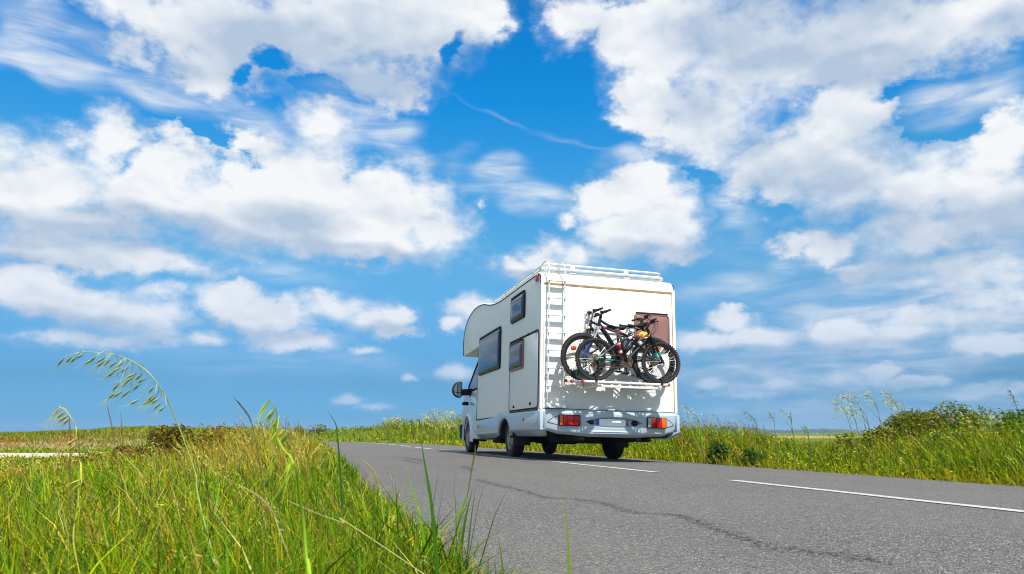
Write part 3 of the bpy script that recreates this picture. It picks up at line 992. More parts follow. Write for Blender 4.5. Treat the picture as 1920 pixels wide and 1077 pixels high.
    for x in (-.45, .45): mb.box((x, 3.0, .36), (.09, 6.0, .12))
    mb.tube([(-.8, 2.05, .31), (.8, 2.05, .31)], .06, 10); mb.tube([(-.8, 5.66, .33), (.8, 5.66, .33)], .045, 10)
    mb.box((.25, 3.3, .34), (.5, 1.0, .22)); mb.box((-.55, 4.2, .32), (.3, .6, .2)); mb.tube([(.62, 3.0, .30), (.62, .9, .32), (.7, .15, .33)], .035, 10)
    mb.box((-.2, 1.0, .36), (.7, .5, .2)); mb.box((.45, .12, .385), (.9, .16, .05))
    mb.build('chassis', M['under'], van, bevel=.01)
    def wheel(s, y, z, xo):
        R = .325
        prof = [(.20, -.085), (.235, -.098), (.285, -.102), (.305, -.094), (R - .006, -.082), (R, -.065), (R, .065), (R - .006, .082), (.305, .094), (.285, .102), (.235, .098), (.20, .085)]
        mb = MB(); mb.lathe((xo, y, z), prof, 'X', 48)
        for k in range(60):                # tread grooves
            a = 2 * PI * k / 60
            c = Vector((xo, y + (R + .001) * math.cos(a), z + (R + .001) * math.sin(a)))
            mb.box(c, (.12, .006, .02), Matrix.Rotation(a, 3, 'X'))
        ty = mb.build('wheel', M['rubber'], van, smooth=40)
        f = s * 1.0
        mb = MB(); mb.lathe((xo, y, z), [(.205, f * .085), (.195, f * .092), (.185, f * .075), (.175, f * .05), (.13, f * .058), (.095, f * .078), (.06, f * .085), (.055, f * .10), (0.0, f * .103)], 'X', 40)
        rm = mb.build('rim', M['rim'], ty, smooth=40)
        for k in range(8):
            a = 2 * PI * k / 8
            mb = MB(); mb.lathe((xo + f * .06, y + .145 * math.cos(a), z + .145 * math.sin(a)), [(0, f * .004), (.022, f * .004), (.024, 0)], 'X', 10)
            mb.build('rim_slot', M['seal'], rm)
        mb = MB(); mb.lathe((xo, y, z), [(.0, -f * .03), (.2, -f * .06)], 'X', 20); mb.build('brake_drum', M['under'], ty)
    for s in (-1, 1):
        wheel(s, 2.04, .325, s * .905)
        wheel(s, 5.66, .33, s * .895)
        mb = MB(); mb.box((s * .88, 1.6, .31), (.25, .012, .22)); mb.build('mud_flap', M['rubber'], van)

    # fish shaped blue and green lamps' decals low on the rear wall
    for x0, x1, z in ((-.60, -.32, 1.296), (.35, .78, 1.285)):
        for half, nm in ((1, 'decalblue'), (-1, 'decalgreen')):
            n = 14
            pts = [(x0 + (x1 - x0) * k / n, z + half * .048 * math.sin(PI * k / n) ** .8) for k in range(n + 1)]
            base = [(x0 + (x1 - x0) * k / n, z + .006) for k in range(n, -1, -1)]
            mb = MB(); mb.prism(pts + base[1:-1], bk, -.0015, -.004)
            mb.build('wall_emblem', M[nm], van, smooth=0)

    # bicycle carrier folded out from the rear wall
    rack = empty('bike_carrier'); rack.parent = van
    mb = MB()
    for x in (-.42, .38):
        mb.tube([(x, -.03, 1.75), (x, -.05, 1.72), (x, -.06, 1.2), (x, -.06, 1.085), (x, -.84, 1.045)], .013, 8)
        mb.tube([(x, -.06, 1.55), (x, -.12, 1.5), (x, -.42, 1.08)], .010, 8)
        mb.box((x, -.02, 1.75), (.05, .04, .07)); mb.box((x, -.02, 1.12), (.05, .04, .07))
    mb.tube([(-.42, -.08, 2.0), (.38, -.08, 2.0)], .012, 8)
    mb.build('carrier_frame', M['greyalu'], rack)
    for i, (y, xa, xb, z) in enumerate(RAILS):
        mb = MB()
        mb.prism([(y - .032, z - .012), (y + .032, z - .012), (y + .032, z + .016), (y + .026, z + .016), (y + .020, z - .004), (y - .020, z - .004), (y - .026, z + .016), (y - .032, z + .016)],
                 lambda u, v, d: Vector((d, u, v)), xa, xb)
        r_ = mb.build('wheel_rail', M['alu'], rack, bevel=.002)
        for x in STRAPS[i]:
            mb = MB(); mb.tube([(x, y - .036, z - .01), (x, y - .036, z + .06), (x, y - .015, z + .085), (x, y + .015, z + .085), (x, y + .036, z + .06), (x, y + .036, z - .01)], .008, 6); mb.box((x, y - .04, z + .02), (.03, .016, .05)); mb.build('strap', M['black'], r_)
        for x in (xa, xb):
            mb = MB(); mb.box((x, y, z), (.035, .076, .042)); mb.build('end_cap', M['redplastic'], r_, bevel=.006)
    mb = MB(); mb.box((-.05, -.83, 1.035), (.85, .03, .03)); mb.box((.42, -.45, 1.05), (.03, .75, .025)); mb.box((-.46, -.45, 1.05), (.03, .75, .025)); mb.build('cross_bar', M['alu'], rack, bevel=.004)
    return van


# rails of the carrier: y, from x, to x, z (one per bicycle, outermost first)
RAILS = [(-.70, -.70, .60, 1.102), (-.55, -.80, .62, 1.108), (-.38, -.74, .70, 1.125), (-.22, -.78, .76, 1.14)]
STRAPS = [(-.51, .49), (-.58, .46), (-.52, .55), (-.51, .60)]
camper = build_camper()

# ------------------------------------------------------------------ bicycles on the carrier
def bicycle(label, y, rail, rw, fw, r, bb, ht_top, ht_bot, clu, saddle, bar, face, frame_m, accent_m, fork_m, lower_m, tube_r=.017,
            tyre_r=.026, knobs=True, stem_m='black', reflectors=False, disc=True, accents=True, down_r=None, saddle_m='black'):
    """joints are (x, z) in the motorhome's frame; face = +1 when the bicycle points to +x"""
    R0 = camper.rotation_euler.to_matrix()
    ox = (rw[0] + fw[0]) / 2
    o = Vector((ox, y, rail + .016))
    root = empty('bicycle', R0 @ o, camper.rotation_euler)
    tag(root, label, 'bicycle', 'bicycles on the carrier behind the motorhome')
    P = lambda p, dy=0.0: Vector((p[0] - o.x, dy, p[1] - o.z))
    dn = -face                       # side of the drive train: towards -y when facing +x
    # wheels
    for cpt, rear in ((rw, True), (fw, False)):
        c = P(cpt)
        mb = MB(); mb.ring(c, r - tyre_r, tyre_r, 'Y', 56, 10)
        if knobs:
            n = int(2 * PI * r / .034)
            for k in range(n):
                a = 2 * PI * k / n
                rot = Matrix.Rotation(-a, 3, 'Y')
                for dy, da in ((-.013, 0), (.013, PI / n)):
                    rot = Matrix.Rotation(-(a + da), 3, 'Y')
                    mb.box(c + rot @ Vector((r - .001, 0, 0)) + Vector((0, dy, 0)), (.011, .018, .014), rot)
        w = mb.build('wheel', M['rubber'], root, smooth=40, recalc=False)
        mb = MB(); ri = r - 2 * tyre_r
        mb.lathe(c, [(ri + .006, -.013), (ri - .016, -.010), (ri - .020, 0), (ri - .016, .010), (ri + .006, .013)], 'Y', 48)
        mb.build('rim', M['black'] if not reflectors else M['bikesilver'], w)
        mb = MB()
        for k in range(28):
            a = 2 * PI * k / 28; b = a + (.5 if k % 4 < 2 else -.5)
            sd = .03 if k % 2 else -.03
            mb.tube([c + Vector((.02 * math.cos(b), sd, .02 * math.sin(b))), c + Vector(((ri - .016) * math.cos(a), 0, (ri - .016) * math.sin(a)))], .0013, 3, cap=False)
        mb.build('spokes', M['steel'], w, recalc=False)
        mb = MB(); mb.tube([c + Vector((0, -.055, 0)), c + Vector((0, .055, 0))], .016, 10); mb.tube([c + Vector((0, -.07, 0)), c + Vector((0, .07, 0))], .006, 8)
        mb.build('hub', M['black'], w)
        if rear:
            mb = MB()
            for q in range(6):
                mb.lathe(c + Vector((0, dn * (.030 + .0045 * q), 0)), [(0, .0), (.055 - .006 * q, 0), (.055 - .006 * q, dn * .003), (0, dn * .003)], 'Y', 22)
            mb.build('cassette', M['rustchain'], w)
        if disc:
            mb = MB(); mb.lathe(c + Vector((0, -dn * .038, 0)), [(.055, 0), (.08, 0), (.08, .002), (.055, .002), (.055, 0)], 'Y', 28)
            for k in range(5):
                a = 2 * PI * k / 5
                mb.tube([c + Vector((.02 * math.cos(a), -dn * .037, .02 * math.sin(a))), c + Vector((.058 * math.cos(a + .3), -dn * .037, .058 * math.sin(a + .3)))], .004, 4)
            mb.build('brake_disc', M['steel'], w, recalc=False)
        if reflectors:
            for a in ((2.5, -.65) if not rear else (1.0, 4.1)):
                mb = MB(); q = c + Vector((.19 * math.cos(a), 0, .19 * math.sin(a)))
                mb.lathe(q, [(0, -.012), (.034, -.012), (.034, .012), (0, .012)], 'Y', 14)
                mb.v = [tuple(q + Vector((p.x * .7 * abs(math.sin(a)) + p.x * abs(math.cos(a)), p.y, p.z))) for p in [Vector(v) - q for v in mb.v]]
                mb.build('reflector', M['orange'], w)
    # frame
    A, B, C, D, E_ = P(ht_top), P(ht_bot), P(bb), P(clu), P(rw)
    F = MB()
    seat_up = (D - C).normalized()
    dr = down_r or tube_r * 1.35
    F.tube([A, B], tube_r * 1.25, 12)
    tt0 = A.lerp(B, .2); dt0 = B.lerp(A, .25)
    F.tube(spline([tt0, tt0.lerp(D, .5) + Vector((0, 0, -.008)), D], 6), tube_r, 12)
    bow = Vector((0, 0, .025)) if down_r else Vector((0, 0, .0))
    F.tube(spline([dt0, dt0.lerp(C, .45) + bow, C], 6), dr, 12)
    F.tube([C - seat_up * .01, D + seat_up * .03], tube_r, 12)
    F.tube([C + Vector((0, -.036, 0)), C + Vector((0, .036, 0))], .023, 12)
    for s in (-1, 1):
        so = Vector((0, s * .018, 0)); se = Vector((0, s * .062, 0))
        F.cur = 0
        top = D + so; end = E_ + se
        F.tube([top, top.lerp(end, .74)], .0095, 8)
        lowp = C + so; F.tube([lowp, lowp.lerp(end, .45)], .011, 8); F.tube([lowp.lerp(end, .72), end], .0105, 8)
        F.cur = 1 if accents else 0
        F.tube([top.lerp(end, .74), end], .0095, 8)
        F.tube([lowp.lerp(end, .45), lowp.lerp(end, .72)], .010, 8)
        F.box(end, (.03, .008, .035)); F.cur = 0
    fr = F.build('frame', [M[frame_m], M[accent_m]], root, smooth=40)
    # lettering-free stripes along the tubes
    S = MB()
    for k in (.3, .62):
        a_ = tt0.lerp(D, k); b_ = tt0.lerp(D, k + .12)
        S.tube([a_ + Vector((0, 0, -.006)), b_ + Vector((0, 0, -.006))], tube_r * 1.06, 10)
    S.build('frame_stripe', M['whitepaint'] if face > 0 else M['redpaint'], fr)
    # fork
    G = P(fw)
    axis = (A - B).normalized()
    crown = B - axis * .03
    F = MB(); F.box(crown, (.05, .13, .035)); F.tube([B, crown], .017, 8)
    for s in (-1, 1):
        q = Vector((0, s * .058, 0)); k = crown + q
        F.tube([k + axis * .01, k.lerp(G + q, .45)], .0135, 10)
    fk = F.build('fork', M[fork_m], root, smooth=40)
    F = MB()
    for s in (-1, 1):
        q = Vector((0, s * .058, 0)); k = crown + q
        F.tube([k.lerp(G + q, .40), k.lerp(G + q, .46), G + q], [.019, .020, .017], 10); F.box(G + q, (.03, .014, .035))
    F.tube([(crown + Vector((0, -.058, 0))).lerp(G, .42), (crown + Vector((0, 0, 0))).lerp(G, .36) + Vector((face * .03, 0, .01)), (crown + Vector((0, .058, 0))).lerp(G, .42)], .011, 8)
    F.build('fork_leg', M[lower_m], fk, smooth=40)
    # cockpit
    H = P(bar)
    F = MB(); F.tube([A, A + axis * .05], tube_r * 1.1, 10); F.tube([A + axis * .04, H], .016, 10)
    F.build('stem', M[stem_m], root)
    F = MB()
    hw = .285
    F.tube(spline([H + Vector((-face * .035, -hw, .028)), H + Vector((-face * .02, -hw * .5, .028)), H + Vector((0, -.07, .006)), H + Vector((0, 0, 0)), H + Vector((0, .07, .006)), H + Vector((-face * .02, hw * .5, .028)), H + Vector((-face * .035, hw, .028))], 5), .0115, 10)
    hb = F.build('handlebar', M['black'], root)
    for s in (-1, 1):
        g0 = H + Vector((-face * .034, s * (hw + .005), .028)); g1 = H + Vector((-face * .027, s * (hw - .115), .028))
        F = MB(); F.tube([g0, g0.lerp(g1, .1), g1.lerp(g0, .1), g1], [.0175, .0165, .0165, .0175], 10); F.build('grip', M['rubber'], hb)
        l0 = H + Vector((-face * .02, s * (hw - .145), .026))
        F = MB(); F.tube([l0, l0 + Vector((face * .045, s * .03, -.012)), l0 + Vector((face * .05, s * .125, -.022))], [.008, .007, .005], 6); F.box(l0, (.045, .03, .035))
        F.build('brake_lever', M['black'], hb, bevel=.002)
        F = MB(); l1 = H + Vector((face * .01, s * (hw - .185), .022)); F.box(l1, (.055, .04, .04)); F.tube([l1, l1 + Vector((face * .02, s * .05, -.045))], .006, 6)
        F.build('shifter', M['black'], hb, bevel=.004)
        F = MB()
        F.tube(spline([l0 + Vector((face * .02, 0, 0)), l0 + Vector((face * .10, -s * .05, .015)), H + Vector((face * .12, s * .03, -.08)), A + Vector((face * .05, s * .03, -.06)), dt0 + Vector((0, s * .022, -.01))], 8), .0028, 5, cap=False)
        F.tube(spline([l1, l1 + Vector((face * .09, -s * .07, -.02)), A + Vector((face * .07, s * .035, -.02)), crown + Vector((face * .04, s * .05, -.03)), crown.lerp(G, .5) + Vector((0, s * .075, 0))], 8), .0026, 5, cap=False)
        F.build('cable', M['black'], hb, recalc=False)
    # saddle
    T = P(saddle)
    F = MB(); F.tube([D, T - Vector((0, 0, .035))], .0138, 10); F.box(T - Vector((0, 0, .03)), (.06, .045, .02)); F.build('seatpost', M['steel'], root)
    F = MB()
    def sad(fu, fv):
        u = -.135 + .27 * fu                         # back to nose
        wdt = .020 + .052 * (1 - sstep(np.array(fu), .18, .62).item())
        wdt *= min(1, fu / .06 + .35) * min(1, (1 - fu) / .05 + .4)
        ang = 2 * PI * fv
        zz = .018 * math.sin(ang) + .016 * (1 - fu) ** 3 + .006 * fu - .008 * math.sin(PI * fu)
        if math.sin(ang) < 0: zz -= .010 * (-math.sin(ang))
        return T + Vector((face * u, wdt * math.cos(ang), zz))
    F.grid(sad, 20, 16); n = 17
    F.f.append(tuple(range(16))); F.f.append(tuple(20 * 17 + k for k in range(16))); F.mi += [0, 0]
    F.build('saddle', M[saddle_m], root, smooth=60)
    # drive train
    F = MB(); q = C + Vector((0, dn * .045, 0))
    for rad, yy in ((.088, 0), (.068, -.006), (.05, -.012)):
        F.lathe(q + Vector((0, dn * yy, 0)), [(rad - .014, 0), (rad, 0), (rad, dn * .003), (rad - .014, dn * .003), (rad - .014, 0)], 'Y', 32)
    for k in range(4):
        a = PI / 2 * k + .5
        F.tube([q, q + Vector((.08 * math.cos(a), 0, .08 * math.sin(a)))], .007, 5)
    ck = F.build('crankset', M['rustchain'], root, smooth=40)
    ca = 1.9 if face > 0 else .9
    for s, a in ((dn, ca), (-dn, ca + PI)):
        p0 = C + Vector((0, s * .062, 0)); p1 = p0 + Vector((.165 * math.cos(a), s * .006, .165 * math.sin(a)))
        F = MB(); F.tube([p0, p1], [.014, .010], 8); F.build('crank_arm', M['black'], ck)
        F = MB(); F.box(p1 + Vector((0, s * .05, 0)), (.085, .07, .022)); F.tube([p1, p1 + Vector((0, s * .05, 0))], .006, 6); F.build('pedal', M['black'], ck, bevel=.006)
    F = MB()
    yy = Vector((0, dn * .042, 0))
    F.tube([C + yy + Vector((0, 0, .086)), E_ + yy + Vector((0, 0, .045))], .0045, 5)
    F.tube([C + yy + Vector((0, 0, -.086)), E_ + yy + Vector((face * .03, 0, -.12)), E_ + yy + Vector((face * .005, 0, -.10)), E_ + yy + Vector((face * .025, 0, -.05)), E_ + yy + Vector((-face * .035, 0, -.02))], .0045, 5)
    F.build('chain', M['rustchain'], root, recalc=False)
    F = MB(); F.tube([E_ + yy * 1.5 + Vector((0, 0, -.02)), E_ + yy * 1.6 + Vector((face * .02, 0, -.06)), E_ + yy * 1.2 + Vector((face * .015, 0, -.13))], .012, 6)
    for dz in (-.06, -.13): F.lathe(E_ + yy * 1.1 + Vector((face * .02, 0, dz)), [(0, 0), (.022, 0), (.022, .008), (0, .008)], 'Y', 12)
    F.build('derailleur', M['black'], root)
    return root, P


zr = [q[3] for q in RAILS]
bike_a, PA = bicycle('small black mountain bike with teal rear stays, outermost on the carrier', -.70, zr[0], (-.505, 1.417), (.495, 1.417), .30,
        (-.05, 1.405), (.298, 1.875), (.345, 1.765), (-.115, 1.705), (-.185, 1.888), (.318, 1.965), 1, 'darkgrey', 'teal', 'black', 'darkgrey', .019, .0205)
bike_b, PB = bicycle('dark blue mountain bike with thick down tube and red stripe, second from the outside', -.55, zr[1], (.46, 1.455), (-.63, 1.455), .335,
        (-.06, 1.45), (-.375, 2.025), (-.405, 1.915), (.085, 1.78), (.19, 1.955), (-.372, 2.08), -1, 'navy', 'blue', 'bikesilver', 'blue', .019, .023, down_r=.033)
bike_c, PC = bicycle('dark grey mountain bike facing right, third from the outside', -.38, zr[2], (-.565, 1.472), (.53, 1.472), .33,
        (-.02, 1.46), (.36, 1.99), (.395, 1.88), (-.03, 1.79), (-.06, 1.93), (.372, 2.085), 1, 'darkgrey', 'darkgrey', 'black', 'black', .019, .022)
bike_d, PD = bicycle('grey city bike with silver stem, front lamp and orange spoke reflectors, innermost beside the wall', -.22, zr[3], (.60, 1.508), (-.51, 1.508), .352,
        (.02, 1.47), (-.385, 2.05), (-.41, 1.93), (.16, 1.86), (.20, 2.0), (-.36, 2.16), -1, 'steelgrey', 'steelgrey', 'darkgrey', 'darkgrey', .018, .021,
        knobs=False, stem_m='bikesilver', reflectors=True, disc=False, accents=False)
# teal band on the outer bicycle's fork leg
mb = MB(); g0 = PA((.495, 1.417)); c0 = PA((.357, 1.735))
for s in (-1, 1):
    q = Vector((0, s * .058, 0)); mb.tube([g0.lerp(c0, .26) + q, g0.lerp(c0, .46) + q], .0215, 10)
mb.build('fork_band', M['teal'], [c for c in bike_a.children if c.name.startswith('fork')][0])
# lamp of the city bicycle
mb = MB(); L = PD((-.452, 1.93)); mb.lathe(L, [(0, .05), (.03, .04), (.042, 0), (.045, -.03), (.0, -.035)], 'X', 16); mb.tube([L, PD((-.40, 1.93))], .008, 6)
mb.build('front_lamp', M['cream'], bike_d)


def on_van(x, y, z):
    return camper.rotation_euler.to_matrix() @ Vector((x, y, z))


def small_things():
    # bottle in the frame of the dark blue bicycle
    b = empty('water_bottle', on_van(-.095, -.575, 1.60), camper.rotation_euler)
    tag(b, 'red and white drinking bottle held in the dark blue bicycle frame', 'bottle')
    mb = MB(); mb.lathe((0, 0, 0), [(0, -.085), (.034, -.08), (.036, -.02), (.031, -.005), (.036, .01), (.036, .055), (.02, .075), (0, .078)], 'Z', 18)
    o = mb.build('bottle_body', M['redpaint'], b); o.rotation_euler = (0, math.radians(-24), 0)
    mb = MB(); mb.lathe((0, 0, 0), [(0, .11), (.012, .108), (.014, .085), (.026, .08), (.028, .066)], 'Z', 14); mb.lathe((0, 0, 0), [(.037, -.06), (.037, -.025)], 'Z', 16)
    o = mb.build('bottle_cap', M['whitepaint'], b); o.rotation_euler = (0, math.radians(-24), 0)
    # bright bundle tied round the head of the outer bicycle
    def blob(c, s, seed):
        rnd = random.Random(seed)
        ph = [rnd.random() * 6 for _ in range(6)]
        def fn(u, v):
            th = 2 * PI * u; f = PI * v
            k = 1 + .22 * math.sin(3 * th + ph[0]) * math.sin(f * 2 + ph[1]) + .16 * math.sin(5 * th + 4 * f + ph[2]) + .10 * math.sin(9 * th - 5 * f + ph[3])
            return Vector(c) + Vector((s[0] * k * math.sin(f) * math.cos(th), s[1] * k * math.sin(f) * math.sin(th), s[2] * k * math.cos(f)))
        m_ = MB(); m_.grid(fn, 28, 16); return m_
    t = empty('cloth_bundle', on_van(.235, -.71, 1.80), camper.rotation_euler)
    tag(t, 'yellow and orange cloth bundle tied to the outermost black bicycle', 'cloth')
    blob((0.0, 0, 0), (.06, .04, .042), 3).build('yellow_cloth', M['yellow'], t, smooth=60)
    blob((-.09, .01, -.02), (.045, .035, .036), 8).build('orange_cloth', mat('orange_cloth', (.34, .15, .05), .7, var=.3, scale=30), t, smooth=60)
    mb = MB(); mb.tube(spline([(.09, 0, .04), (.05, -.05, -.02), (-.03, -.05, -.05), (-.1, -.03, .03), (-.06, .03, .06), (.03, .04, .05), (.09, 0, .04)], 6), .007, 6); mb.build('cord', M['orange'], t)
    bb_ = empty('bicycle_bell', on_van(.165, -.735, 1.675), camper.rotation_euler)
    tag(bb_, 'pale blue round bell hanging at the middle of the outermost bicycle', 'bell')
    mb = MB(); mb.lathe((0, 0, 0), [(0, -.022), (.02, -.018), (.031, -.004), (.033, .004), (.0, .010)], 'Y', 18); mb.build('bell_dome', mat('pale_blue', (.35, .55, .68), .25, coat=.5), bb_)
    mb = MB(); mb.box((0, .02, 0), (.02, .03, .02)); mb.build('bell_clamp', M['black'], bb_)


small_things()

# ------------------------------------------------------------------ vegetation
def leaf_material(name, trans=0.28, rough=0.5):
    m = bpy.data.materials.new(name); m.use_nodes = True
    g = NG(m.node_tree); b = g.n['Principled BSDF']
    a = g.new('ShaderNodeAttribute', attribute_name='tone')
    g.l.new(a.outputs['Color'], b.inputs['Base Color'])
    b.inputs['Roughness'].default_value = rough; b.inputs['Specular IOR Level'].default_value = .10
    t = g.new('ShaderNodeBsdfTranslucent'); g.l.new(a.outputs['Color'], t.inputs['Color'])
    mx = g.new('ShaderNodeMixShader'); mx.inputs[0].default_value = trans
    g.l.new(b.outputs[0], mx.inputs[1]); g.l.new(t.outputs[0], mx.inputs[2])
    g.l.new(mx.outputs[0], g.n['Material Output'].inputs['Surface'])
    return m


LEAF = leaf_material('leaf_blade')


def np_mesh(name, V, faces, tone, parent=None, material=None):
    """faces: list of integer arrays (n, k); tone: colour per vertex"""
    me = bpy.data.meshes.new(name)
    V = np.asarray(V, np.float32)
    me.vertices.add(len(V)); me.vertices.foreach_set('co', V.ravel())
    loops = np.concatenate([f.ravel() for f in faces]).astype(np.int32)
    tot = np.concatenate([np.full(len(f), f.shape[1]) for f in faces]).astype(np.int32)
    start = np.concatenate([[0], np.cumsum(tot)[:-1]]).astype(np.int32)
    me.loops.add(len(loops)); me.loops.foreach_set('vertex_index', loops)
    me.polygons.add(len(tot)); me.polygons.foreach_set('loop_start', start); me.polygons.foreach_set('loop_total', tot)
    me.polygons.foreach_set('use_smooth', np.ones(len(tot), bool))
    at_ = me.attributes.new('tone', 'FLOAT_COLOR', 'POINT')
    c = np.ones((len(V), 4), np.float32); c[:, :3] = tone
    at_.data.foreach_set('color', c.ravel())
    me.update(calc_edges=True)
    return link_mesh(name, me, material or LEAF, parent)


def blades(root, h, w, lean, th, col, tipcol, face=None):
    """curved tapering blades; returns vertices, faces, colours"""
    n = len(root)
    face = RNG.uniform(0, 2 * PI, n) if face is None else face
    d = np.column_stack([np.cos(th), np.sin(th), np.zeros(n)])
    s = np.column_stack([np.cos(face), np.sin(face), np.zeros(n)])
    T = (0.0, 0.38, 0.74, 1.0); Wd = (1.0, .85, .5, 0.0)
    V = []; C = []
    for t, k in zip(T, Wd):
        bend = lean * t * t
        p = root + d * (bend * h)[:, None]
        p[:, 2] += h * (t - .28 * np.minimum(lean, 1.6) ** 2 * t * t)
        c = col * (1 - t * .7) + tipcol * (t * .7)
        if k > 0:
            off = s * (w * k * .5)[:, None]
            V += [p - off, p + off]; C += [c, c]
        else:
            V += [p]; C += [c]
    V = np.stack(V, 1).reshape(-1, 3); C = np.stack(C, 1).reshape(-1, 3)
    b = np.arange(n)[:, None] * 7
    q = np.concatenate([b + np.array([[0, 1, 3, 2]]), b + np.array([[2, 3, 5, 4]])])
    tr = b + np.array([[4, 5, 6]])
    return V, [q, tr], C


def merge(parts):
    Vs, Q, Tn, Cs = [], [], [], []; o = 0
    for V, F, C in parts:
        Vs.append(V); Cs.append(C)
        for f in F:
            (Q if f.shape[1] == 4 else Tn).append(f + o)
        o += len(V)
    fs = []
    if Q: fs.append(np.concatenate(Q))
    if Tn: fs.append(np.concatenate(Tn))
    return np.concatenate(Vs), fs, np.concatenate(Cs)


def pick(pal, p, n):
    pal = np.array(pal, float); p = np.array(p, float)
    c = pal[RNG.choice(len(pal), n, p=p / p.sum())]
    return c * RNG.uniform(.5, 1.4, (n, 1)) * RNG.uniform(.9, 1.1, (n, 3))


def seed_heads(base, size, col, th, nsp=9, droop=.5, slim=.22):
    """feathery flower heads: small diamonds in a spray that leans along th"""
    n = len(base)
    Vs, Cs = [], []
    for k in range(nsp):
        f = k / nsp
        d = np.column_stack([np.cos(th), np.sin(th), np.zeros(n)])
        c = base + d * (size * (f * droop + .0))[:, None] + RNG.normal(0, 1, (n, 3)) * (size * .10 * (1 - f * .5))[:, None]
        c[:, 2] += size * (f * (1 - .45 * droop * f))
        a = RNG.normal(0, 1, (n, 3)) * .45 + np.column_stack([d[:, 0] * .5, d[:, 1] * .5, np.full(n, .7)])
        a /= np.linalg.norm(a, axis=1)[:, None]
        s = np.cross(a, RNG.normal(0, 1, (n, 3))); s /= np.linalg.norm(s, axis=1)[:, None] + 1e-6
        L = (size * RNG.uniform(.13, .24, n))[:, None]
        sl = np.asarray(slim).reshape(-1, 1) if np.ndim(slim) else slim
        Vs += [c - a * L * .5, c + s * L * sl, c + a * L * .5, c - s * L * sl]
        cc = col * RNG.uniform(.75, 1.2, (n, 1)); Cs += [cc, cc, cc, cc]
    V = np.stack(Vs, 1).reshape(-1, 3); C = np.stack(Cs, 1).reshape(-1, 3)
    q = (np.arange(n * nsp) * 4)[:, None] + np.array([[0, 1, 2, 3]])
    return V, [q], C


WIND = math.radians(200)     # grass leans to the left, a little towards the camera


def scatter(n, d0, d1, a0, a1):
    """points seen from the camera, as dense in the picture far off as near by"""
    d = np.exp(RNG.uniform(math.log(d0), math.log(d1), n)); a = np.radians(RNG.uniform(a0, a1, n))
    return CAM.x + d * np.sin(a), CAM.y + d * np.cos(a), d


def vnoise(x, y, s, seed):
    """cheap smooth value noise, 0..1"""
    r = np.random.default_rng(seed).random((64, 64))
    u = x / s; v = y / s
    i = np.floor(u).astype(int); j = np.floor(v).astype(int); fu = u - i; fv = v - j
    fu = fu * fu * (3 - 2 * fu); fv = fv * fv * (3 - 2 * fv)
    g_ = lambda a, b: r[a % 64, b % 64]
    return (g_(i, j) * (1 - fu) + g_(i + 1, j) * fu) * (1 - fv) + (g_(i, j + 1) * (1 - fu) + g_(i + 1, j + 1) * fu) * fv


GREEN = (.10, .245, .002); LIME = (.32, .38, .002); OLIVE = (.15, .165, .004); DEEP = (.022, .085, .003)
STRAW = (.48, .37, .07); GOLD = (.40, .29, .008); RUST = (.28, .10, .03); PALE = (.50, .46, .12)


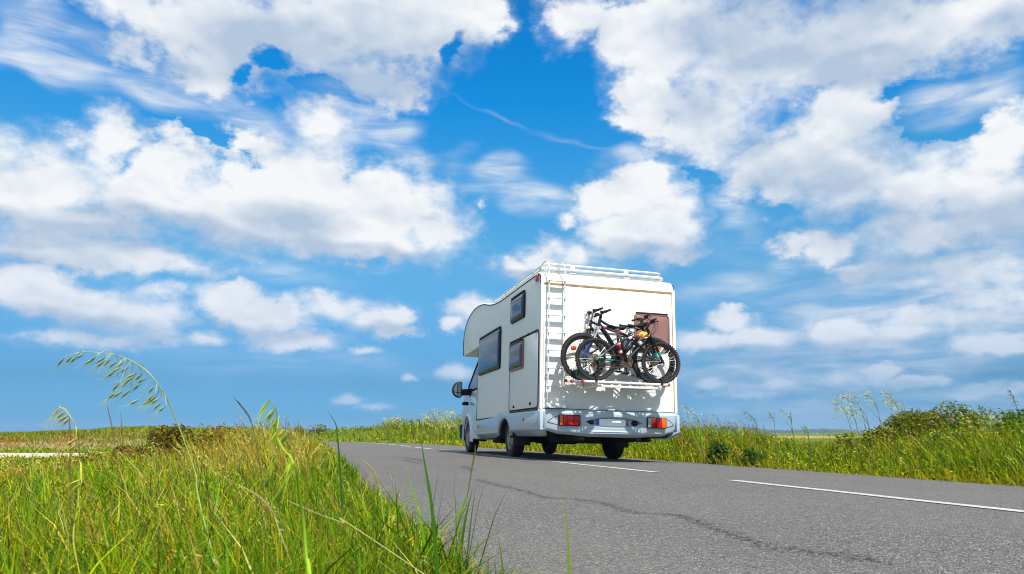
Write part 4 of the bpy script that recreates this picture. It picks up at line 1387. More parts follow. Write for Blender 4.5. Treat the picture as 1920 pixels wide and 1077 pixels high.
def left_grass():
    x, y, d = scatter(230000, .75, 75, -48, 32)
    t = road_offset(x, y)
    edge = -HALF_L + .10 - .22 * vnoise(x, y, .5, 1) + .06
    keep = (t < edge)
    # pale track and bank out in the field stay bare
    keep &= ~track_mask(x, y)
    near = np.hypot(x - CAM.x, y - CAM.y)
    keep &= (near > .8)
    x, y, d, t = x[keep], y[keep], d[keep], t[keep]
    n = len(x)
    off = -t - HALF_L
    clump = vnoise(x, y, .35, 2); patch = vnoise(x, y, 1.8, 3)
    h = .07 + .14 * RNG.random(n) + .10 * clump
    h *= 1 - .30 * sstep(off, 2.5, 6)
    # taller dry ridge along the verge farther up the road
    ridge = sstep(y, -5.0, -2.5) * (1 - sstep(y, 4, 11)) * sstep(off, .2, .6) * (1 - sstep(off, 1.1, 1.8))
    h *= 1 + 1.0 * ridge
    h *= .72 + .28 * sstep(off, .0, .35)
    h = np.where(d < 1.6, h * (.80 + .2 * (d - .8) / .8), h)
    w = (.0026 + .0040 * RNG.random(n) ** 2) * np.clip(d / 2.2, 1, 14)
    lean = np.abs(RNG.normal(.5, .55, n)); th = WIND + RNG.normal(0, 1.8, n)
    big = RNG.random(n) < .05; w = np.where(big, w * 2.0, w); h = np.where(big, h * 1.2, h)
    col = pick([GREEN, LIME, OLIVE, DEEP, STRAW, GOLD], [4.8, 3.6, .6, 2.4, .25, .25], n)
    e = ((1 - sstep(off, .10, .65)) * .9 * (RNG.random(n) < .75))[:, None]
    col = col * (1 - e) + pick([GREEN, DEEP, LIME], [3.4, 2.6, .8], n) * e
    lean = np.where(e[:, 0] > .3, lean * .55, lean)
    dry = pick([STRAW, GOLD, PALE, LIME, OLIVE], [4, 3, 2, 1, 1], n)
    k = np.clip(ridge * 2.0, 0, .95)[:, None]
    field = (sstep(off, 2.0, 5.0) * (.2 + .6 * patch))[:, None]
    col = col * (1 - k) + dry * k
    col = col * (1 - field * .6) + pick([LIME, GOLD, GREEN], [3, 1.2, 1.5], n) * field * .6
    tip = col * 1.02 + np.array(PALE) * .05
    root = np.column_stack([x, y, ground_z(x, y) - .01])
    parts = [blades(root, h, w, lean, th, col, tip)]
    # long crossing blades and dead straws through the sward
    lg = (RNG.random(n) < .05) & (d < 7)
    nl = lg.sum(); cl = pick([GREEN, LIME, DEEP, STRAW, PALE], [2.5, 2.5, 2.2, 1.6, .8], nl)
    parts.append(blades(root[lg], h[lg] * .75 + .10 + .12 * RNG.random(nl), .0028 + .003 * RNG.random(nl), RNG.uniform(.7, 1.7, nl), WIND + RNG.normal(0, 1.6, nl), cl, cl * 1.05))
    # short dead thatch low down
    sh = (RNG.random(n) < .30) & (d < 9)
    ns_ = sh.sum(); r0 = root[sh] + np.column_stack([RNG.normal(0, .02, (ns_, 2)), np.zeros(ns_)])
    cs_ = pick([DEEP, STRAW, GOLD, GREEN, RUST], [3, 1.3, 1.6, 2, .4], ns_)
    parts.append(blades(r0, .05 + .07 * RNG.random(ns_), .003 + .002 * RNG.random(ns_), RNG.uniform(.4, 1.8, ns_), RNG.uniform(0, 2 * PI, ns_), cs_, cs_))
    # stalks with seed heads above the blades
    m = RNG.random(n) < np.where(d < 1.3, .006, .030) + .14 * ridge + .02 * (off > 2)
    r2 = root[m].copy(); h2 = h[m] * 1.15 + .05 * RNG.random(m.sum()); d2 = d[m]
    th2 = WIND + RNG.normal(0, .7, len(r2)); l2 = RNG.uniform(.15, .6, len(r2))
    c2 = pick([STRAW, PALE, RUST, LIME, GOLD], [3, 2, .8, 2, 1.5], len(r2))
    ws = .0022 * np.clip(d2 / 1.8, 1, 12)
    parts.append(blades(r2, h2, ws * 1.6, l2, th2, c2 * .8, c2))
    top = r2 + np.column_stack([np.cos(th2) * l2 * h2 * .72, np.sin(th2) * l2 * h2 * .72, h2 * (.85 - .2 * l2 ** 2)])
    parts.append(seed_heads(top, (.05 + .05 * RNG.random(len(r2))) * np.clip(d2 / 4, .8, 1.6), c2, th2, 9, .6, np.clip(.06 + d2 / 60, .08, .35)))
    V, F, C = merge(parts)
    tag(np_mesh('verge_grass', V, F, C), kind='stuff', label='yellow green grass growing along the near road verge and field', cat='grass')


def right_grass():
    x, y, d = scatter(170000, 5.0, 90, -8, 66)
    t = road_offset(x, y)
    keep = (t > HALF_R - .06 - .22 * vnoise(x, y, .6, 5) + .08) & (t < 60)
    x, y, d, t = x[keep], y[keep], d[keep], t[keep]
    # thin out far rows hidden behind the first metres of the verge
    off = t - HALF_R
    k2 = (off < 5) | (RNG.random(len(x)) < .5)
    x, y, d, t, off = x[k2], y[k2], d[k2], t[k2], off[k2]
    n = len(x)
    clump = vnoise(x, y, .7, 6); patch = vnoise(x, y, 2.4, 7)
    # height along the road: low in the gap where the horizon shows, high by the van and by the bush
    az = np.degrees(np.arctan2(x - CAM.x, y - CAM.y))
    prof = np.interp(az, [0, 4, 6, 12, 17, 20, 26, 29, 33, 34.5, 37, 40, 43, 46, 52, 60], [.32, .40, .85, .95, .75, .55, .66, .72, .64, .44, .34, .36, .45, .55, .60, .55])
    h = 1.12 * prof * (.30 + .5 * RNG.random(n) + .28 * clump) * (.38 + .62 * sstep(off, .0, 1.0))
    h *= np.where(off > 4, .7, 1)
    w = (.0045 + .004 * RNG.random(n)) * np.clip(d / 6, 1, 8)
    lean = np.abs(RNG.normal(.6, .45, n)); th = PI + RNG.normal(0, 1.6, n)
    col = pick([GREEN, LIME, OLIVE, DEEP, STRAW, GOLD], [4.2, 3.6, 1.2, 1.6, .3, .3], n)
    dry = pick([STRAW, GOLD, PALE, RUST, OLIVE], [2.5, 2, 1, 1, 1.5], n)
    k = (sstep(h / np.maximum(prof, .1), .55, 1.1) * sstep(patch, .35, .8) * .5)[:, None] * RNG.random((n, 1))
    foot = ((1 - sstep(off, .0, .26)) * .95)[:, None] * RNG.random((n, 1)) ** .6
    col = col * (1 - k) + dry * k
    col = col * (1 - foot) + np.array(GOLD) * 1.1 * foot
    tip = col * .92 + np.array(PALE) * .08
    root = np.column_stack([x, y, ground_z(x, y) - .01])
    parts = [blades(root, h, w, lean, th, col, tip)]
    m = RNG.random(n) < np.where((az > 27.5) & (az < 35), .11, .055)
    r2 = root[m].copy(); h2 = h[m] * 1.12 + .10 * RNG.random(m.sum()); d2 = d[m]; a2 = az[m]
    th2 = PI + RNG.normal(0, .6, len(r2)); l2 = RNG.uniform(.2, .7, len(r2))
    red = ((a2 > 27.5) & (a2 < 35))[:, None]
    c2 = np.where(red, pick([RUST, STRAW, GOLD, OLIVE], [3, 1.2, 1, 1], len(r2)), pick([STRAW, PALE, GOLD, LIME], [2.5, 2, 2, 2], len(r2)))
    parts.append(blades(r2, h2, .003 * np.clip(d2 / 5, 1, 8), l2, th2, c2 * .7, c2))
    top = r2 + np.column_stack([np.cos(th2) * l2 * h2 * .72, np.sin(th2) * l2 * h2 * .72, h2 * (.85 - .2 * l2 ** 2)])
    parts.append(seed_heads(top, .07 + .08 * RNG.random(len(r2)), c2, th2, 8, .6, .26))
    # broad leaved herbs low in the verge
    q = RNG.random(n) < .8
    r3 = root[q].copy(); hh = (h[q] * RNG.uniform(.1, .85, q.sum())); r3[:, 2] += hh; r3[:, :2] += RNG.normal(0, .04, (len(r3), 2))
    gold = (sstep(vnoise(r3[:, 0], r3[:, 1], .8, 12), .45, .75) * RNG.random(len(r3)))[:, None]
    c3 = pick([GREEN, DEEP, LIME, OLIVE, GOLD], [3.6, 1.8, 3.6, 1.0, .5], len(r3)) * (1 - gold) + pick([GOLD, STRAW, LIME], [2, 1, 1], len(r3)) * gold
    parts.append(leaves(r3, (.022 + .026 * RNG.random(len(r3))) * np.clip(d[q] / 9, .8, 4), c3))
    V, F, C = merge(parts)
    tag(np_mesh('bank_grass', V, F, C), kind='stuff', label='tall mixed grass and herbs growing on the far side of the road', cat='grass')


def leaves(c, size, col, up=.5):
    """single folded leaves: two triangles-wide diamonds facing random ways"""
    n = len(c)
    a = RNG.normal(0, 1, (n, 3)); a[:, 2] = a[:, 2] * .5 + .15; a /= np.linalg.norm(a, axis=1)[:, None]
    nn = RNG.normal(0, 1, (n, 3)); nn[:, 2] = np.abs(nn[:, 2]) + up
    s = np.cross(a, nn); s /= np.linalg.norm(s, axis=1)[:, None] + 1e-6
    L = np.asarray(size)[:, None]
    V = np.stack([c - a * L * .5, c + s * L * .27, c + a * L * .5, c - s * L * .27], 1).reshape(-1, 3)
    C = np.repeat(col, 4, 0)
    q = (np.arange(n) * 4)[:, None] + np.array([[0, 1, 2, 3]])
    return V, [q], C


# pale track and low earth bank in the field on the left
TRACK = [(-420, 845, 862), (-100, 846, 861), (60, 847, 860), (140, 848, 858), (165, 849, 855)]
FIELD_Z = -0.47


def field_point(px, py, z=FIELD_Z):
    r = pix_ray(px, py)
    return CAM + r * ((z - CAM.z) / r.z)


def track_mask(x, y):
    a = field_point(-420, 862); b = field_point(170, 857)
    c = field_point(170, 848); e = field_point(-420, 845)
    P = [(a.x, a.y), (b.x, b.y), (c.x, c.y), (e.x, e.y)]
    m = np.ones(len(x), bool)
    for i in range(4):
        (x0, y0), (x1, y1) = P[i], P[(i + 1) % 4]
        m &= ((x1 - x0) * (y - y0) - (y1 - y0) * (x - x0)) > 0
    return m


def earth_material():
    m = bpy.data.materials.new('earth'); m.use_nodes = True
    g = NG(m.node_tree); b = g.n['Principled BSDF']
    tc = g.new('ShaderNodeTexCoord'); P = tc.outputs['Object']
    n1 = g.noise(P, 1.4, 6, .65); n2 = g.noise(P, 7, 5, .65)
    c = g.ramp(n1, [(.35, (.16, .10, .04)), (.5, (.30, .22, .12)), (.62, (.36, .30, .20))])
    c = g.mix(g.smooth(n2, .5, .66, 0, .7), c, (.12, .14, .02))
    g.l.new(c, b.inputs['Base Color']); b.inputs['Roughness'].default_value = .95; b.inputs['Specular IOR Level'].default_value = .1
    bp = g.new('ShaderNodeBump'); bp.inputs['Strength'].default_value = .8; bp.inputs['Distance'].default_value = .08
    g.l.new(n2, bp.inputs['Height']); g.l.new(bp.outputs[0], b.inputs['Normal'])
    return m


def build_left_field():
    mb = MB(); rows = []
    for px, pa, pb in TRACK:
        for f in (0, .33, .66, 1):
            p = field_point(px, pb + (pa - pb) * f); rows.append((p.x, p.y, gz(p.x, p.y) + .035))
    mb.add(rows, [(4 * i + k, 4 * i + k + 4, 4 * i + k + 5, 4 * i + k + 1) for i in range(len(TRACK) - 1) for k in range(3)])
    tag(mb.build('track', mat('pale_sand', (.52, .45, .34), .9, var=.2, scale=2), smooth=60), kind='structure')
    # bank
    a = field_point(-520, 843); b = field_point(545, 838)
    ax = (b - a); L = ax.length; ax = ax / L; nx = Vector((-ax.y, ax.x, 0))
    rnd = np.random.default_rng(4).random(64)
    def bump(s): i = int(s) % 63; f = s - int(s); return rnd[i] * (1 - f) + rnd[i + 1] * f
    def fn(u, v):
        s = u * L
        hh = (.66 + .20 * bump(s * .35 + 3) + .08 * bump(s * 1.7)) * min(1, (1 - u) / .12 + .25) * min(1, u * 8)
        prof = math.sin(min(1, v * 1.9) * PI / 2) ** 1.4 if v < .53 else 1 - .5 * (v - .53)
        p = a + ax * s + nx * (v * 5 - .4 + .25 * bump(s * .9 + 20 * v))
        return Vector((p.x, p.y, gz(p.x, p.y) - .05 + hh * prof + .05 * bump(s * 3 + v * 31)))
    mb = MB(); mb.grid(fn, 150, 16)
    tag(mb.build('earth_bank', earth_material(), smooth=70), kind='structure')
    # plants on the bank
    n = 46000
    u = RNG.random(n); v = RNG.random(n) ** .8
    green = sstep(u, .58, .66)
    m_ = (v > .22) | (RNG.random(n) < .42 + .58 * green); u, v = u[m_], v[m_]; n = len(u)
    root = np.array([tuple(fn(a_, b_)) for a_, b_ in zip(u, v)])
    brown = (sstep(vnoise(u * 60, v * 6, 3, 9), .2, .6) * (1 - sstep(v, .30, .45)) * (1 - .9 * sstep(u, .56, .66)))[:, None]
    col = pick([LIME, GREEN, OLIVE, GOLD], [2, 2.2, 2, .8], n) * (1 - brown * .8) + pick([(.36, .14, .03), GOLD, STRAW, OLIVE], [3, 2, .6, 1], n) * brown * .8
    h = RNG.uniform(.08, .28, n)
    parts = [blades(root, h, np.full(n, .045), np.abs(RNG.normal(.5, .3, n)), RNG.uniform(0, 2 * PI, n), col, col * .8 + np.array(PALE) * .2)]
    V, F, C = merge(parts)
    tag(np_mesh('bank_plants', V, F, C), kind='stuff', label='low green and rusty plants growing on the earth bank', cat='plants')


def shrub(name, label, cat, px, py_base, depth, w, h, dpt, n, pal, pw, leaf, group=None, flowers=None, seed=0, lumps=9, twigs=10, stretch=None):
    """leafy shrub from many small leaves round a few limbs; base at a pixel of the photograph at that depth"""
    rnd = np.random.default_rng(seed + 100)
    p = at(px, py_base, depth)
    if name == 'weed': p.x = max(p.x, ROAD_X + HALF_R + .10)
    z0 = gz(p.x, p.y)
    root = empty(name, (p.x, p.y, z0)); tag(root, label, cat, group)
    cs = np.column_stack([rnd.uniform(-.75, .75, lumps) * w, rnd.uniform(-.7, .7, lumps) * dpt, rnd.uniform(.25, .8, lumps) * h])
    cs[0] = (0, 0, .72 * h)
    edge = np.abs(cs[:, 0]) / w
    cs[:, 2] *= 1 - .45 * edge ** 2
    rs = rnd.uniform(.24, .40, lumps) * min(w * 1.3, h)
    k = rnd.integers(0, lumps, n)
    dirs = rnd.normal(0, 1, (n, 3)); dirs /= np.linalg.norm(dirs, axis=1)[:, None]
    rad = rnd.random(n) ** .33 * rs[k] * rnd.uniform(.93, 1.06, n)
    P = cs[k] + dirs * rad[:, None] * np.array([1.2, 1.0, .9])
    low = rnd.random(n) < .2
    P[low] = np.column_stack([rnd.uniform(-.95, .95, low.sum()) * w, rnd.uniform(-.9, .9, low.sum()) * dpt, rnd.random(low.sum()) * .4 * h])
    P[:, 2] = np.maximum(P[:, 2], .015)
    tone = rnd.random(lumps)[k][:, None]
    col = pick(pal, pw, n) * (.75 + .5 * tone)
    V, F, C = leaves(P, leaf * rnd.uniform(.6, 1.4, n), col)
    np_mesh('crown', V, F, C, root)
    mb = MB()
    for i in range(twigs):
        c = Vector(cs[i % lumps]) + Vector(rnd.normal(0, .06, 3) * w)
        s = Vector((c.x * .15, c.y * .15, 0))
        mb.tube(spline([s, s.lerp(c, .5) + Vector(rnd.normal(0, .03, 3)), c + Vector((0, 0, rs[i % lumps] * .7))], 4), [.02 * h] * 4 + [.012 * h] * 4 + [.004 * h], 5)
    mb.build('trunk', M['bark'], root)
    if flowers:
        fn_, fcol, fs, zmin = flowers
        q = rnd.integers(0, n, fn_ * 3); q = q[P[q, 2] > zmin * h][:fn_]
        Vf, Ff, Cf = leaves(P[q] + rnd.normal(0, .02, (len(q), 3)), np.full(len(q), fs), np.tile(np.array(fcol), (len(q), 1)) * rnd.uniform(.8, 1.2, (len(q), 1)), up=1.5)
        tag(np_mesh('flowers', Vf, Ff, Cf, root), kind='stuff')
    return root


M['bark'] = mat('bark', (.10, .075, .05), .9, var=.3, scale=12)


def solid_tone(o, c):
    at_ = o.data.attributes.new('tone', 'FLOAT_COLOR', 'POINT')
    at_.data.foreach_set('color', [v for _ in o.data.vertices for v in (*c, 1)])


def spikelet(mb, p, d, L, wdt):
    """a pair of pointed glumes and two long bristles"""
    d = d.normalized()
    s = d.cross(Vector((0.2, 1, 0.1))).normalized(); q = d.cross(s)
    for sg in (-1, 1):
        vs = [p]
        for t, k in ((.25, .75), (.5, 1.0), (.75, .6)):
            c = p + d * L * t + s * sg * wdt * .35 * t
            vs += [c - q * wdt * k * .5, c + s * sg * wdt * .3 * k, c + q * wdt * k * .5]
        vs.append(p + d * L + s * sg * wdt * .5)
        mb.add(vs, [(0, 1, 2), (0, 2, 3), (1, 4, 5, 2), (2, 5, 6, 3), (4, 7, 8, 5), (5, 8, 9, 6), (7, 10, 8), (8, 10, 9)])
    for sg in (-1, 1):
        mb.tube([p + d * L * .5, p + d * L * 1.1 + s * sg * wdt * .3, p + d * L * 1.9 + s * sg * wdt * 1.0], [.0005, .00035, .0002], 4, cap=False)


def oat(name, label, stem_px, depth, spk, stem_r, col, L, wdt, group=None, ref=None, hang=(-.75, -.62), seed=0):
    """wild oat drawn by its stem and spikelet places"""
    rnd = random.Random(seed)
    pts = [at(x, y, depth + .02 * math.sin(i)) for i, (x, y) in enumerate(stem_px)]
    foot = pts[0]; g0 = gz(foot.x, foot.y)
    dz = max(.01, foot.z - g0); hd = (foot - pts[1]); hd.z = 0; hd = hd.normalized() * min(dz * .45, .2)
    pts = [Vector((foot.x + hd.x, foot.y + hd.y, min(g0, foot.z - .01) - .01))] + pts
    root = empty(name, (pts[0].x, pts[0].y, pts[0].z)); tag(root, label, 'wild grass', group)
    o = Vector(pts[0]); cs = spline([p - o for p in pts], 8)
    mb = MB(); mb.tube(cs, [stem_r * (1 - .72 * i / len(cs)) for i in range(len(cs))], 6)
    st = mb.build('stem', mat(name + '_stem', col, .5), root)
    right = Vector((math.cos(CAM_YAW), math.sin(CAM_YAW), 0))
    smt = mat(name + '_husk', (min(1, col[0] * 1.5), min(1, col[1] * 1.25), col[2] * 1.2), .45, var=.3, scale=60)
    for x, y in spk:
        p = at(x, y, depth + rnd.uniform(-.03, .03)) - o
        near = min(cs, key=lambda c: (c - p - Vector((0, 0, .02))).length)
        d = right * (hang[0] + rnd.uniform(-.2, .2)) + Vector((0, rnd.uniform(-.25, .25), hang[1] + rnd.uniform(-.18, .18)))
        mb = MB(); spikelet(mb, p, d, L * rnd.uniform(.85, 1.15), wdt)
        mid = near.lerp(p, .5) + Vector((0, 0, .25 * (near - p).length))
        mb.tube([near, mid, p], .0005, 4, cap=False)
        mb.build('spikelet', smt, root, smooth=60, recalc=False)
    return root


def px5(*ps): return [(x / 2.464, 640 + y / 2.464) for x, y in ps]
def px6(*ps): return [(400 + x / 3.197, 740 + y / 3.197) for x, y in ps]
def px7(*ps): return [(1260 + x / 2.909, 700 + y / 2.909) for x, y in ps]


def stalk(name, label, pts_px, depth, r, col, head=None, group=None, blade=None, cat='wild grass'):
    """single stem or blade; head = (from, to, width, colour) along its upper part"""
    pts = [at(x, y, depth) for x, y in pts_px]
    f = pts[0]; g0 = gz(f.x, f.y)
    hd = (f - pts[1]); sl_ = max(.25, abs(hd.z) / max(1e-4, hd.xy.length)); hd.z = 0; dz = f.z - g0
    hd = hd.normalized() * min(dz / sl_, dz * 1.6)
    if dz > .01: pts = [Vector((f.x + hd.x, f.y + hd.y, g0 - .01))] + pts
    o = Vector(pts[0]); cs = spline([p - o for p in pts], 10); n = len(cs)
    root = empty(name, o); tag(root, label, cat, group)
    mb = MB()
    if blade:
        rt = Vector((math.cos(CAM_YAW + .5), math.sin(CAM_YAW + .5), 0)); vs = []
        for i, c in enumerate(cs):
            t = i / (n - 1); k = blade * (1 - t ** 2.2) * .5 + .0002
            vs += [c - rt * k, c + Vector((rt.y, -rt.x, 0)) * k * .35, c + rt * k]
        mb.add(vs, [(3 * i + k, 3 * i + k + 1, 3 * i + k + 4, 3 * i + k + 3) for i in range(n - 1) for k in range(2)])
        ob = mb.build('blade', LEAF, root, smooth=80, recalc=False); solid_tone(ob, col)
    else:
        mb.tube(cs, [r * (1 - .6 * i / n) for i in range(n)], 6); mb.build('stem', mat(name + '_stem', col, .55), root)
    if head:
        a, b_, wd, hc = head
        m_ = MB(); rnd = random.Random(int(pts_px[0][0]))
        i0, i1 = int(a * (n - 1)), int(b_ * (n - 1))
        for i in range((i1 - i0) * 5):
            f_ = i / ((i1 - i0) * 5); j = i0 + f_ * (i1 - i0); c = cs[int(j)].lerp(cs[min(n - 1, int(j) + 1)], j - int(j))
            ax = (cs[min(n - 1, int(j) + 1)] - cs[int(j)]).normalized()
            an = i * 2.4; u = ax.orthogonal().normalized(); v_ = ax.cross(u)
            side_ = u * math.cos(an) + v_ * math.sin(an)
            k = wd * (math.sin(PI * min(1, f_ * 1.05 + .03)) ** .6)
            p0 = c + side_ * k * .15; p1 = c + side_ * k * (.7 + .3 * rnd.random()) + ax * wd * 1.3
            q = side_.cross(ax) * wd * .22
            m_.add([p0, p0.lerp(p1, .5) - q, p1, p0.lerp(p1, .5) + q + side_ * wd * .1], [(0, 1, 2, 3)])
        ob = m_.build('seed_head', LEAF, root, smooth=0, recalc=False); solid_tone(ob, hc)
    return root


def plume(label, pts_px, depth, col, seed, group, n=70, spread=.05):
    """tall loose flowering grass: stem, a leaf or two and a nodding spray"""
    rnd = np.random.default_rng(seed)
    pts = [at(x, y, depth) for x, y in pts_px]
    f = pts[0]; o = Vector((f.x, f.y, gz(f.x, f.y) - .01))
    cs = spline([Vector((0, 0, 0))] + [p - o for p in pts[1:]], 8)
    root = empty('tall_grass', o); tag(root, label, 'tall grass', group)
    m_ = MB(); m_.tube(cs, [.0042 * max(1, depth / 14) * (1 - .7 * i / len(cs)) for i in range(len(cs))], 5)
    ob = m_.build('stem', LEAF, root); solid_tone(ob, (col[0] * .55, col[1] * .65, col[2] * .5))
    i0 = int(len(cs) * .55)
    idx = rnd.integers(i0, len(cs), n); base = np.array([tuple(cs[i]) for i in idx])
    fr = (idx - i0) / max(1, len(cs) - i0)
    off = rnd.normal(0, 1, (n, 3)) * spread * (1.1 - .7 * fr)[:, None]; off[:, 2] -= spread * .5; off[:, 0] -= spread * .4
    V, F, C = leaves(base + off, rnd.uniform(.018, .034, n) * max(1, depth / 10), np.tile(np.array(col), (n, 1)) * rnd.uniform(.75, 1.25, (n, 1)))
    # fine branchlets
    tw = MB()
    for i in range(0, n, 3):
        tw.tube([cs[max(0, idx[i] - 2)], Vector(base[i] + off[i])], .0012 * max(1, depth / 12), 3, cap=False)
    np_mesh('spray', V, F, C, root)
    ob = tw.build('branchlets', LEAF, root, smooth=0, recalc=False); solid_tone(ob, (col[0] * .7, col[1] * .75, col[2] * .6))
    k = 3
    rt = np.array([tuple(cs[int(len(cs) * f_)]) for f_ in (.12, .25, .38)])
    V, F, C = blades(rt, np.array([.30, .26, .2]), np.full(k, .011), rnd.uniform(.5, 1.1, k), PI + rnd.normal(0, .6, k), np.tile(np.array(GREEN), (k, 1)), np.tile(np.array(LIME), (k, 1)))
    np_mesh('leaf', V, F, C, root)
    return root


def build_plants():
    build_left_field()
    left_grass()
    right_grass()

    # foreground wild oats
    oat('wild_oat', 'tallest wild oat nodding to the left above the meadow with many hanging spikelets',
        px5((925, 760), (905, 620), (850, 460), (785, 295), (740, 215), (680, 140), (600, 88), (520, 62), (460, 55), (400, 50), (345, 58), (300, 74)), 1.5,
        px5((300, 75), (335, 68), (362, 64), (390, 58), (448, 66), (440, 78), (490, 72), (486, 88), (520, 76), (545, 90), (575, 94), (560, 122), (535, 136), (598, 115), (640, 143), (628, 158), (662, 146), (600, 178), (685, 166), (655, 192), (555, 190), (570, 228), (535, 240), (605, 224), (715, 206), (718, 240), (742, 262), (748, 280), (768, 296), (710, 262), (645, 268), (730, 245)),
        .0017, (.30, .40, .09), .026, .0050, seed=1)
    oat('wild_oat', 'slim wild oat with few pale spikelets at the left beside a rusty sorrel stalk',
        px5((350, 1000), (360, 760), (366, 600), (366, 480), (352, 400), (322, 345), (295, 315), (272, 305)), 1.25,
        px5((285, 303), (305, 323), (318, 340), (325, 352), (352, 452), (350, 480), (372, 640), (378, 655)), .0016, (.42, .46, .05), .022, .0050, seed=2)
    oat('wild_oat', 'near out of focus wild oat with fat bright green spikelets left of the road',
        px6((585, 1150), (560, 1000), (540, 760), (512, 580), (490, 430), (420, 330), (380, 250)), .80,
        px6((335, 30), (372, 80), (395, 130), (395, 205), (455, 225), (480, 415), (385, 340), (470, 370)), .0026, (.26, .44, .02), .020, .0052, hang=(-.45, -.9), seed=3)
    # single stalks and blades
    stalk('grass_stalk', 'dark awned grass head leaning left above the dry ridge', px6((262, 330), (245, 230), (212, 130), (160, 60), (118, 10)), 2.0, .0016, (.10, .10, .05), (.45, .92, .0045, (.12, .10, .07)))
    stalk('long_grass', 'thin dark blade bent at its tip near the left edge of the road', px6((757, 420), (752, 340), (744, 250), (736, 185), (712, 140), (684, 98)), 2.5, .002, (.05, .12, .02), blade=.006)
    stalk('long_grass', 'longest broad green blade rising in front of the asphalt', px6((1335, 960), (1322, 800), (1300, 600), (1268, 420), (1236, 215)), 1.4, .002, (.06, .16, .012), blade=.0085)
    stalk('grass_stalk', 'tall thin stalk with brown seed head in front of the front wheel', px6((1470, 900), (1488, 830), (1512, 690), (1540, 500), (1562, 380), (1572, 305)), 1.6, .0011, (.16, .20, .06), (.58, .99, .004, (.27, .17, .06)))
    stalk('long_grass', 'lone blurred blade with pale tip standing before the cracked asphalt', [(1068, 1120), (1068, 1077), (1064, 1000), (1058, 920)], .9, .002, (.20, .30, .03), blade=.0055)
    stalk('sorrel_stalk', 'rusty red sorrel stalk at the left between the oats', px5((325, 700), (322, 560), (326, 450), (318, 340)), 1.7, .0018, (.22, .09, .05), (.55, .99, .0035, (.36, .13, .09)), cat='sorrel')
    stalk('sorrel_stalk', 'small reddish sorrel stalk leaning left against the sky', px5((530, 480), (518, 400), (505, 340), (494, 292)), 3.2, .0018, (.22, .10, .06), (.4, .99, .005, (.42, .18, .14)), cat='sorrel')
    stalk('sorrel_stalk', 'short upright reddish sorrel stalk beside the leaning one', px5((567, 480), (563, 410), (557, 330)), 3.6, .0018, (.22, .10, .06), (.35, .99, .005, (.46, .20, .15)), cat='sorrel')
    stalk('grass_stalk', 'pale arched grass stalk with straw head low in the near meadow', px6((400, 830), (350, 700), (270, 610), (150, 540)), 1.35, .0014, (.45, .38, .14), (.3, .98, .0045, (.50, .38, .16)))
    stalk('grass_stalk', 'straw coloured stalk lying slanted across the near meadow', px6((880, 820), (780, 770), (640, 720), (440, 635)), 1.3, .0010, (.42, .38, .14), (.75, .99, .003, (.52, .42, .2)))
    stalk('grass_stalk', 'yellow tipped stalk bending left at the edge of the asphalt', px6((1015, 700), (1000, 580), (965, 470), (890, 385)), 1.7, .0016, (.36, .38, .06), (.55, .99, .005, (.50, .42, .12)))

    # tuft of broad blades where verge and asphalt meet
    rnd = np.random.default_rng(21)
    for i, (px, py, dep, nb, hh) in enumerate(((830, 1060, 1.75, 34, .34), (770, 1040, 1.7, 30, .30), (700, 985, 2.3, 26, .22), (865, 1075, 1.85, 22, .20))):
        p = at(px, py, dep); z = gz(p.x, p.y)
        r = np.column_stack([rnd.normal(0, .035, nb), rnd.normal(0, .035, nb), np.zeros(nb)])
        col = pick([GREEN, DEEP, LIME], [3, 1.6, 1.4], nb)
        V, F, C = blades(r, hh * rnd.uniform(.55, 1.15, nb), rnd.uniform(.006, .012, nb), np.abs(rnd.normal(.4, .3, nb)), rnd.uniform(0, 2 * PI, nb), col, col * .8 + np.array(LIME) * .2)
        o = np_mesh('grass_tuft', V, F, C); o.location = (p.x, p.y, z - .01)
        tag(o, ['broad bladed tuft at the very corner of verge and asphalt', 'tuft of long dark blades left of the corner tuft', 'small leafy tuft farther up the road edge', 'low tuft spilling onto the asphalt at the bottom'][i], 'grass tuft', 'tufts along the near road edge')

    # shrubs
    dark = [(.075, .075, .010), (.13, .105, .014), (.17, .10, .018), (.15, .17, .012)]
    shrub('gorse_bush', 'low dark brown gorse bush with yellow blossom in the left meadow', 'bush', 330, 850, 11.5, 1.0, .66, .6, 9000, dark, [2, 3, 2.4, 2.4], .045, flowers=(900, (.50, .40, .012), .040, .5), seed=1)
    shrub('gorse_bush', 'lowest olive gorse bush spreading left of the dark one beside the track', 'bush', 225, 858, 11.8, .75, .42, .5, 5000, [(.10, .13, .010), (.15, .17, .01), (.15, .11, .015)], [2, 2, 1.4], .045, flowers=(200, (.50, .42, .012), .04, .5), seed=11)
    shrub('gorse_bush', 'yellow blossoming low bush right of the dark gorse', 'bush', 410, 848, 10.8, .45, .62, .4, 2800, [(.20, .20, .02), (.10, .11, .015), (.30, .24, .03)], [2, 2, 2], .05, flowers=(700, (.62, .46, .02), .045, .3), seed=2)
    mid = [(.10, .14, .010), (.16, .20, .010), (.24, .26, .014), (.065, .08, .012)]
    shrub('hedge_bush', 'broad olive bush on the right bank, the tallest there', 'bush', 1755, 850, 11.0, .95, .80, .8, 34000, mid, [1.6, 2.8, 2.6, 1.0], .036, seed=3, lumps=18, twigs=8)
    shrub('hedge_bush', 'light green leafy bush leaning on the tallest bush from the right', 'bush', 1835, 855, 10.3, .60, .66, .5, 13000, [(.10, .22, .012), (.20, .28, .015), (.05, .11, .012)], [3, 2, 1.5], .036, seed=4, lumps=12)
    shrub('hedge_bush', 'dense green bush cut by the right edge of the picture', 'bush', 1925, 870, 9.2, .50, .74, .5, 11000, [(.09, .22, .014), (.17, .28, .02), (.05, .12, .012)], [3, 2, 1.5], .042, seed=5, lumps=12)
